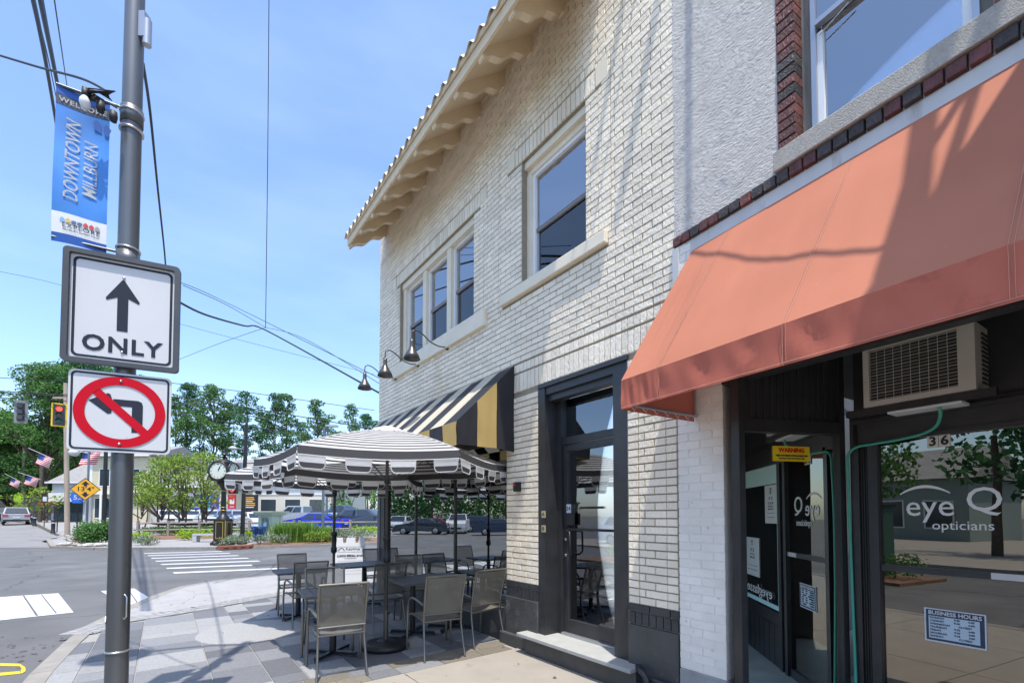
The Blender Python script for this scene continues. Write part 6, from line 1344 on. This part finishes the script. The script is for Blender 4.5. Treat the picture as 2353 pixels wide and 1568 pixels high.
# ------------------------------------------------------------------ vehicles
M_tyre = mat('tyre_rubber', (.02, .02, .02), .8); M_rim = mat('alloy_rim', (.4, .4, .42), .3, metal=.8); M_tail = mat('red_tail_lamp', (.5, .01, .02), .3); M_headl = mat('clear_head_lamp', (.7, .72, .75), .2)
PROF = {  # x stations (front +): (x, belt z, roof z or None, belt halfwidth)
 'sedan': (4.85, 1.86, [(-2.42, .62), (-2.38, .98), (-1.75, 1.06), (-.85, 1.42), (.15, 1.46), (1.05, 1.02), (2.1, .84), (2.38, .66), (2.42, .40)], (-1.75, -.85, .15, 1.05), .98),
 'suv': (4.75, 1.92, [(-2.36, .60), (-2.34, 1.05), (-2.05, 1.60), (-1.6, 1.70), (.35, 1.70), (1.15, 1.15), (2.1, 1.02), (2.35, .80), (2.37, .45)], (-2.28, -1.75, .35, 1.15), 1.08),
 'pickup': (5.7, 2.0, [(-2.85, .75), (-2.84, 1.28), (-.75, 1.28), (-.62, 1.90), (.75, 1.90), (1.45, 1.30), (2.6, 1.20), (2.83, .95), (2.85, .55)], (-.70, -.60, .75, 1.45), 1.28)}
def car(kind, loc, rz, colour, lab, spare=False, group=None, cn=None):
    L_, W2, pr, (g0, g1, g2, g3), belt = PROF[kind]; hw = W2 / 2; t = thing('car' if kind != 'pickup' else 'pickup_truck', lab, 'car' if kind != 'pickup' else 'pickup', loc, rz, group)
    paint = mat('car_paint_' + (cn or lab.split()[0]), colour, .25, spec=.6); b = MB()
    # lower body: side outline up to the belt, cabin above narrows
    low = [(x, min(z, belt + (0.0 if kind == 'pickup' else 0.02))) for x, z in pr]; F = L_ / 2
    outline = [(-F, .30)] + low + [(F, .28)]
    arch = []
    for cxw in (F - .92, -F + .98):
        arch += [(cxw + .40 * math.cos(a_), .34 + .38 * math.sin(a_)) for a_ in [k * math.pi / 7 for k in range(8)]]
    bot = [(F, .28)] + arch[:8] + arch[8:] + [(-F, .30)]
    full = [(-F, .30)] + low + [(F, .28)] + [q for q in arch if q[1] >= .30]
    me = []; n = len(full); vs = []
    for s, hw_ in ((-1, hw), (-1, hw * .0), (1, hw)):
        pass
    vsL = [(x, -hw * (1 - .05 * max(0, (abs(x) - F * .6) / (F * .4))) , z) for x, z in full]; vsR = [(x, -y, z) for x, y, z in vsL]
    b.add(vsL + vsR, [tuple(range(n)), tuple(range(2 * n - 1, n - 1, -1))] + [(i, (i + 1) % n, n + (i + 1) % n, n + i) for i in range(n)])
    bo = bevel(b.build('body', paint, t), .05, 2)
    roof = [q for q in pr if q[0] >= g0 - .01 and q[0] <= g3 + .01]; zr = max(q[1] for q in roof); hr = hw * .78
    cv = [(g0, -hw * .94, belt), (g3, -hw * .94, belt), (g2, -hr, zr), (g1, -hr, zr - .01)]; cvR = [(x, -y, z) for x, y, z in cv]
    cab = bevel(MB().add(cv + cvR, [(0, 1, 2, 3), (7, 6, 5, 4), (3, 2, 6, 7), (1, 5, 6, 2), (0, 3, 7, 4)]).build('cabin', paint, t), .03, 2)
    def lerp(a, c, q): return tuple(a[i] + (c[i] - a[i]) * q for i in range(3))
    for s in (1, -1):
        A_, B_, C_, D_ = [(x, y * s, z) for x, y, z in cv]
        o_ = .012 * -s
        def q4(u0, u1, v0, v1):
            def P(u, v): r_ = lerp(lerp(A_, B_, u), lerp(D_, C_, u), v); return (r_[0], r_[1] + o_, r_[2])
            return [P(u0, v0), P(u1, v0), P(u1, v1), P(u0, v1)]
        MB().add(q4(.10, .47, .12, .86), [(0, 1, 2, 3)]).build('side_window', G_carp, t); MB().add(q4(.51, .88, .12, .86), [(0, 1, 2, 3)]).build('side_window', G_carp, t)
        bx('mirror', (g3 - .35, -s * hw * .95, belt - .02), (g3 - .15, -s * (hw * .95 + .18), belt + .12), paint, t)
        bx('head_lamp', (F - .22, -s * hw * .55, .62), (F - .02 + .03, -s * hw * .93, .76), M_headl, t); bx('tail_lamp', (-F - .02, -s * hw * .55, .82), (-F + .15, -s * hw * .95, .96), M_tail, t)
    e = .012
    MB().add([(g3 + e, -hw * .86, belt + .03), (g3 + e, hw * .86, belt + .03), (g2 + .06, hr * .92, zr - .04), (g2 + .06, -hr * .92, zr - .04)], [(0, 1, 2, 3)]).build('windscreen', G_carp, t)
    MB().add([(g0 - e, -hw * .82, belt + .05), (g0 - e, hw * .82, belt + .05), (g1 - .05, hr * .88, zr - .06), (g1 - .05, -hr * .88, zr - .06)], [(0, 3, 2, 1)]).build('rear_window', G_carp, t)
    bx('number_plate', (-F - .015, -.25, .62), (-F, .25, .75), M_signW, t); bx('rear_bumper', (-F - .03, -hw * .9, .32), (-F + .1, hw * .9, .5), M_tyre, t); bx('grille', (F - .03, -hw * .5, .45), (F + .012, hw * .5, .62), M_tyre, t)
    for cxw in (F - .92, -F + .98):
        for s in (-1, 1):
            tmp = MB().lathe([(.001, -.11), (.30, -.11), (.335, -.08), (.335, .08), (.30, .11), (.001, .11)], (cxw, s * (hw - .12), .335), n=18, axis='y').build('wheel', M_tyre, t)
            MB().lathe([(.001, s * .12), (.20, s * .125), (.22, s * .112)], (cxw, s * (hw - .12), .335), n=14, axis='y').build('rim', M_rim, tmp)
    if spare: MB().lathe([(.001, -.2), (.30, -.2), (.35, -.1), (.35, .05)], (-F - .02, .1, 1.05), n=16, axis='x').build('spare_wheel', M_tyre, t)
    return t
G_carp = mat('tinted_car_glass', (.015, .02, .028), .06, spec=1.0)
def lot(px, Y): p = at(px, 1185, Y); return (p.x, Y, terr(Y) - .02)
car('sedan', lot(724, 34.5), R(176), (.012, .03, .42), 'bright blue sedan parked side on behind the rail fence', cn='blue')
car('pickup', lot(690, 40), R(178), (.30, .33, .37), 'silver grey pickup behind the bright blue sedan', cn='silver')
car('suv', lot(846, 37), R(-4), (.05, .07, .10), 'dark slate off roader with a spare wheel on its back', spare=True, cn='slate')
car('pickup', lot(782, 45), R(-10), (.06, .09, .12), 'dark pickup with red tail lamp beyond the blue sedan', cn='darkp')
car('suv', lot(800, 50), R(5), (.05, .18, .24), 'teal van like car behind the dark off roader', cn='teal')
for k, (px_, kind, c_, cn, lab) in enumerate(((438, 'sedan', (.45, .46, .48), 'white1', 'white car under the small trees, leftmost in the lot'), (486, 'sedan', (.40, .42, .45), 'white2', 'pale grey car below the blue poster'), (520, 'sedan', (.20, .28, .40), 'bluegrey', 'blue grey car below the purple poster'), (552, 'sedan', (.30, .33, .38), 'grey3', 'light grey car right behind the clock post'), (590, 'sedan', (.62, .63, .65), 'white4', 'white car right of the black signal pole'), (384, 'sedan', (.5, .5, .5), 'white5', 'white car in front of the yellow shop windows'))):
    car(kind, lot(px_, 44 if px_ != 590 else 37), R(-62 + 4 * k), c_, lab, cn=cn, group='cars parked in the lot')
car('suv', (at(36, 1185, 46).x, 46, terr(46) - .05), math.atan2(.66, -.75), (.30, .31, .33), 'silver crossover driving away up the left street', cn='silver2')
car('suv', (at(-14, 1185, 52).x, 52, terr(52) - .05), math.atan2(.66, -.75), (.02, .025, .03), 'dark car at the left edge beside the silver crossover', cn='darks')

# ------------------------------------------------------------------ the opposite side of the main street (out of view, seen in the glass)
def opp(u, v): p = FW.w(u, -v); return (p.x, p.y, -.08)
def refl(px, Yv):                    # real place of a thing seen mirrored in the restaurant window
    V = at(px, 1185, Yv); n = FW.n; d = n.dot(FW.O); V.z = 0; P = V - n * (2 * (n.dot(V) - d)); return (P.x, P.y, -.08)
RZ = math.atan2(-.964, -.258)
car('sedan', refl(1150, 40), RZ, (.03, .045, .09), 'dark blue saloon across the street, reflected beside the brick pier', cn='navy')
car('suv', refl(1110, 48), RZ, (.04, .055, .10), 'slate blue car behind the reflected dark blue saloon', cn='navy2')
car('sedan', refl(965, 42), RZ + math.pi, (.035, .045, .06), 'charcoal saloon across the street, reflected left of the umbrella pole', cn='charcoal')
car('pickup', refl(1052, 46), RZ + math.pi / 2, (.55, .56, .56), 'white pickup facing the restaurant, reflected in the middle of its window', cn='whitep')
car('sedan', refl(1005, 52), RZ, (.22, .01, .03), 'dark red car across the street reflected in the restaurant window', cn='redc')
car('suv', refl(915, 50), RZ + math.pi / 2, (.5, .52, .55), 'pale car farther back in the reflected parking area', cn='palec')
for k, (px_, Yv, w_) in enumerate(((880, 72, 5), (935, 75, 5), (990, 68, 5), (1045, 74, 6), (1100, 70, 5), (1160, 66, 6), (1230, 70, 6))):
    q = refl(px_, Yv); t = thing('tree', 'tree across the street reflected in the restaurant window, %s of that row' % ('first', 'second', 'third', 'fourth', 'fifth', 'sixth', 'last')[k], 'tree', (q[0], q[1], 0), 0, 'trees across the main street')
    bl = [(rp.uniform(-1, 1) * w_ * .8, rp.uniform(-1, 1) * w_ * .8, 1.5 + 8 * j / 16, w_ * .35, w_ * .35, w_ * .28) for j in range(16)]
    link('crown', leaf_mesh('crown', bl, M_leafM if k % 2 else M_leafD, .2, 22), t); MB().tube([(0, 0, 0), (0, 0, 7)], [.25, .1], 8).build('trunk', M_bark, t)
car('sedan', opp(-1.2, 12.0), FW.rz + math.pi, (.03, .045, .09), 'dark blue saloon across the street reflected in the optician window', cn='navy3')
car('suv', opp(-7, 17.5), FW.rz, (.5, .52, .54), 'white crossover behind the reflected dark blue saloon', cn='white9')
car('suv', opp(11.0, 12.2), FW.rz, (.55, .56, .58), 'white crossover across the street reflected in the optician window', cn='whites')
car('suv', opp(17.5, 12.4), FW.rz, (.03, .035, .05), 'black crossover across the street behind the viewer', cn='blacks')
def opp_house(u0, u1, v, h, m, lab):
    a = FW.w(u1, -v); t = thing('opposite_building', lab, 'building', (a.x, a.y, 0), FW.rz + math.pi); W2 = u1 - u0
    bx('wall', (0, 0, -.2), (W2, 8, h), m, t); MB().add([(-.4, -.4, h), (W2 + .4, -.4, h), (W2 + .4, 4, h + 2.4), (-.4, 4, h + 2.4), (-.4, 8.4, h), (W2 + .4, 8.4, h)], [(0, 1, 2, 3), (3, 2, 5, 4), (0, 3, 4), (1, 5, 2)]).build('roof', M_roof, t)
    for k in range(int(W2 / 2.6)):
        winpart(t, .8 + k * 2.6, 2.2 + k * 2.6, .9, 2.6); 
        if h > 5: winpart(t, .8 + k * 2.6, 2.2 + k * 2.6, 3.9, 5.4)
opp_house(5.5, 15, 27, 5.8, mat('grey_clapboard', (.26, .27, .29), .8), 'grey house across the main street reflected in the optician window')
opp_house(18, 30, 26, 5.6, M_yel, 'yellow house across the main street behind the viewer')
opp_house(-16, -4, 34, 4.0, mat('green_grey_wall', (.22, .27, .24), .8), 'low green grey building across the street reflected in the restaurant glass')
def opp_tree(u, v, ztop, wid, m, lab):
    p = FW.w(u, -v); t = thing('tree', lab, 'tree', (p.x, p.y, -.05), 0, 'trees across the main street'); bl = []
    for k in range(16): a_ = rp.uniform(0, math.tau); q = k / 16; bl.append((math.cos(a_) * wid * .6, math.sin(a_) * wid * .6, ztop * (.4 + .5 * q), wid * .42, wid * .42, wid * .32))
    MB().tube([(0, 0, 0), (.2, 0, ztop * .7)], [.2, .1], 8).build('trunk', M_bark, t); link('crown', leaf_mesh('crown', bl, m, .16, 26), t)
opp_tree(5.0, 22, 9, 3, M_leafD, 'dark tree across the street reflected left in the optician window'); opp_tree(9.5, 20, 7, 2.6, M_leafM, 'smaller tree across the street beside the grey house'); opp_tree(-4, 23, 8, 2.6, M_leafM, 'leafy tree left of the green grey building across the street'); opp_tree(1.5, 21, 7, 2.2, M_leafD, 'dark tree beside the green cabinet across the street'); opp_tree(20, 21, 10, 3.4, M_leafD, 'tall tree across the street behind the viewer')
p = FW.w(2.2, -9.6); t = thing('utility_cabinet', 'dark green utility cabinet across the street reflected in the optician window', 'cabinet', (p.x, p.y, -.05), FW.rz); bx('body', (-.9, -.4, 0), (.9, .4, 1.9), mat('cabinet_green', (.03, .09, .06), .5), t); bx('lid', (-.95, -.45, 1.9), (.95, .45, 1.96), M_black, t)
ow = [FW.w(u, -v) for u, v in ((-13, 14.2), (26, 14.2), (26, 40), (-13, 40))]
sheet('opposite_sidewalk', [(q.x, q.y) for q in reversed(ow)], .02, M_conc, thick=.15)

# ------------------------------------------------------------------ added slab, braces, cable and rods out of view, shaped to cast facade shadows
nb_ = thing('shadow_canopy', 'flat slab with braces, added out of view to shade the salmon awning', 'canopy', tuple(FE.w(2.8, 0, 0)), FE.rz)
MB().box((0, -1.62, 6.36), (1.9, -.01, 6.46)).build('shade_slab', M_blackfr, nb_)
for (o0, z0, o1, z1, w_) in ((.40, 7.95, 1.04, 6.46, .055), (.16, 7.4, .86, 6.46, .03), (.75, 7.2, 1.2, 6.46, .045)): MB().tube([(0.03, -o0, z0), (0.03, -o1, z1)], w_, 6).tube([(0.03, -o0, z0), (0.03, 0, z0 + .1)], w_ * .6, 6).build('shadow_brace', M_blackfr, nb_)
o = MB().tube([FE.w(.20, -.0, 7.34), FE.w(1.13, -.40, 6.76), FE.w(2.0, -.79, 6.17), FE.w(2.75, -1.05, 5.75)], .014, 6).build('cable', M_wire); tag(o, 'unseen cable strung from the stucco wall to the added shadow slab', 'cable', CG)
for (u, z, L_, r_, lb) in ((.10, 7.3, .42, .05, 'added thick stub shadow rod above the joint of the two buildings'), (-.06, 7.9, .62, .012, 'added thin long shadow rod above the joint of the two buildings'), (-.22, 8.0, .60, .012, 'added thin shadow rod nearest the tiled eave'), (-.02, 8.6, .5, .03, 'added topmost medium shadow rod above the joint of the buildings')):
    o = MB().tube([FW.w(6.85 + u, .02, z), FW.w(6.85 + u, -L_, z + .02)], r_, 6).build('shadow_rod', M_bronze); tag(o, lb, 'rod', 'added shadow rods above the picture between the buildings')

p = FW.w(-1.5, -8.6); sheet('street_island', [(FW.w(a, -b).x, FW.w(a, -b).y) for a, b in ((4, 8.2), (4, 10.4), (-3, 10.4), (-3, 8.2))], .0, M_mulch, thick=.08)
for k, (u, v, m, lab) in enumerate(((-1.6, 9.2, M_leafY, 'yellowish shrub on the street island reflected in the optician window'), (-.2, 9.1, M_leafM, 'green shrub on the street island left of the cabinet'), (.9, 9.2, M_leafM, 'low green shrub on the street island beside the cabinet'), (3.4, 9.3, M_leafM, 'green shrub on the street island right of the cabinet'))):
    p = FW.w(u, -v); t = thing('shrub', lab, 'shrub', (p.x, p.y, .0), 0, 'shrubs on the street island'); link('foliage', leaf_mesh('foliage', [(rp.uniform(-.5, .5), rp.uniform(-.4, .4), .35, .4, .4, .3) for _ in range(6)], m, .04, 260), t); MB().tube([(0, 0, 0), (.1, 0, .4)], .02, 5).build('stems', M_bark, t)

lt = MB()
for k in range(90):
    u, v = rp.uniform(-3, 6.5), rp.uniform(.05, 4.2); p = FW.w(u, -v, .022); a_ = rp.uniform(0, 6.3); q = rp.uniform(.006, .016)
    lt.quad(p + Vector((math.cos(a_), math.sin(a_), 0)) * q * 1.6, p + Vector((-math.sin(a_), math.cos(a_), .2)) * q, p - Vector((math.cos(a_), math.sin(a_), 0)) * q * 1.6, p + Vector((math.sin(a_), -math.cos(a_), 0)) * q)
for k in range(60):
    t_ = rp.uniform(0, 1); a, b_ = Vector((-4.75, 4.5)), Vector((-6.2, 6.6)); c = a.lerp(b_, t_); p = Vector((c.x - rp.uniform(.05, .9), c.y - rp.uniform(0, .3), -.07)); q = rp.uniform(.008, .02); a_ = rp.uniform(0, 6.3)
    lt.quad(p + Vector((math.cos(a_), math.sin(a_), 0)) * q * 1.6, p + Vector((-math.sin(a_), math.cos(a_), .2)) * q, p - Vector((math.cos(a_), math.sin(a_), 0)) * q * 1.6, p + Vector((math.sin(a_), -math.cos(a_), 0)) * q)
o = lt.build('leaf_litter', mat('dry_leaf_litter', (.09, .065, .04), .9)); tag(o, 'scattered dry leaf bits and grit on the pavement and along the kerb', 'litter', kind='stuff')
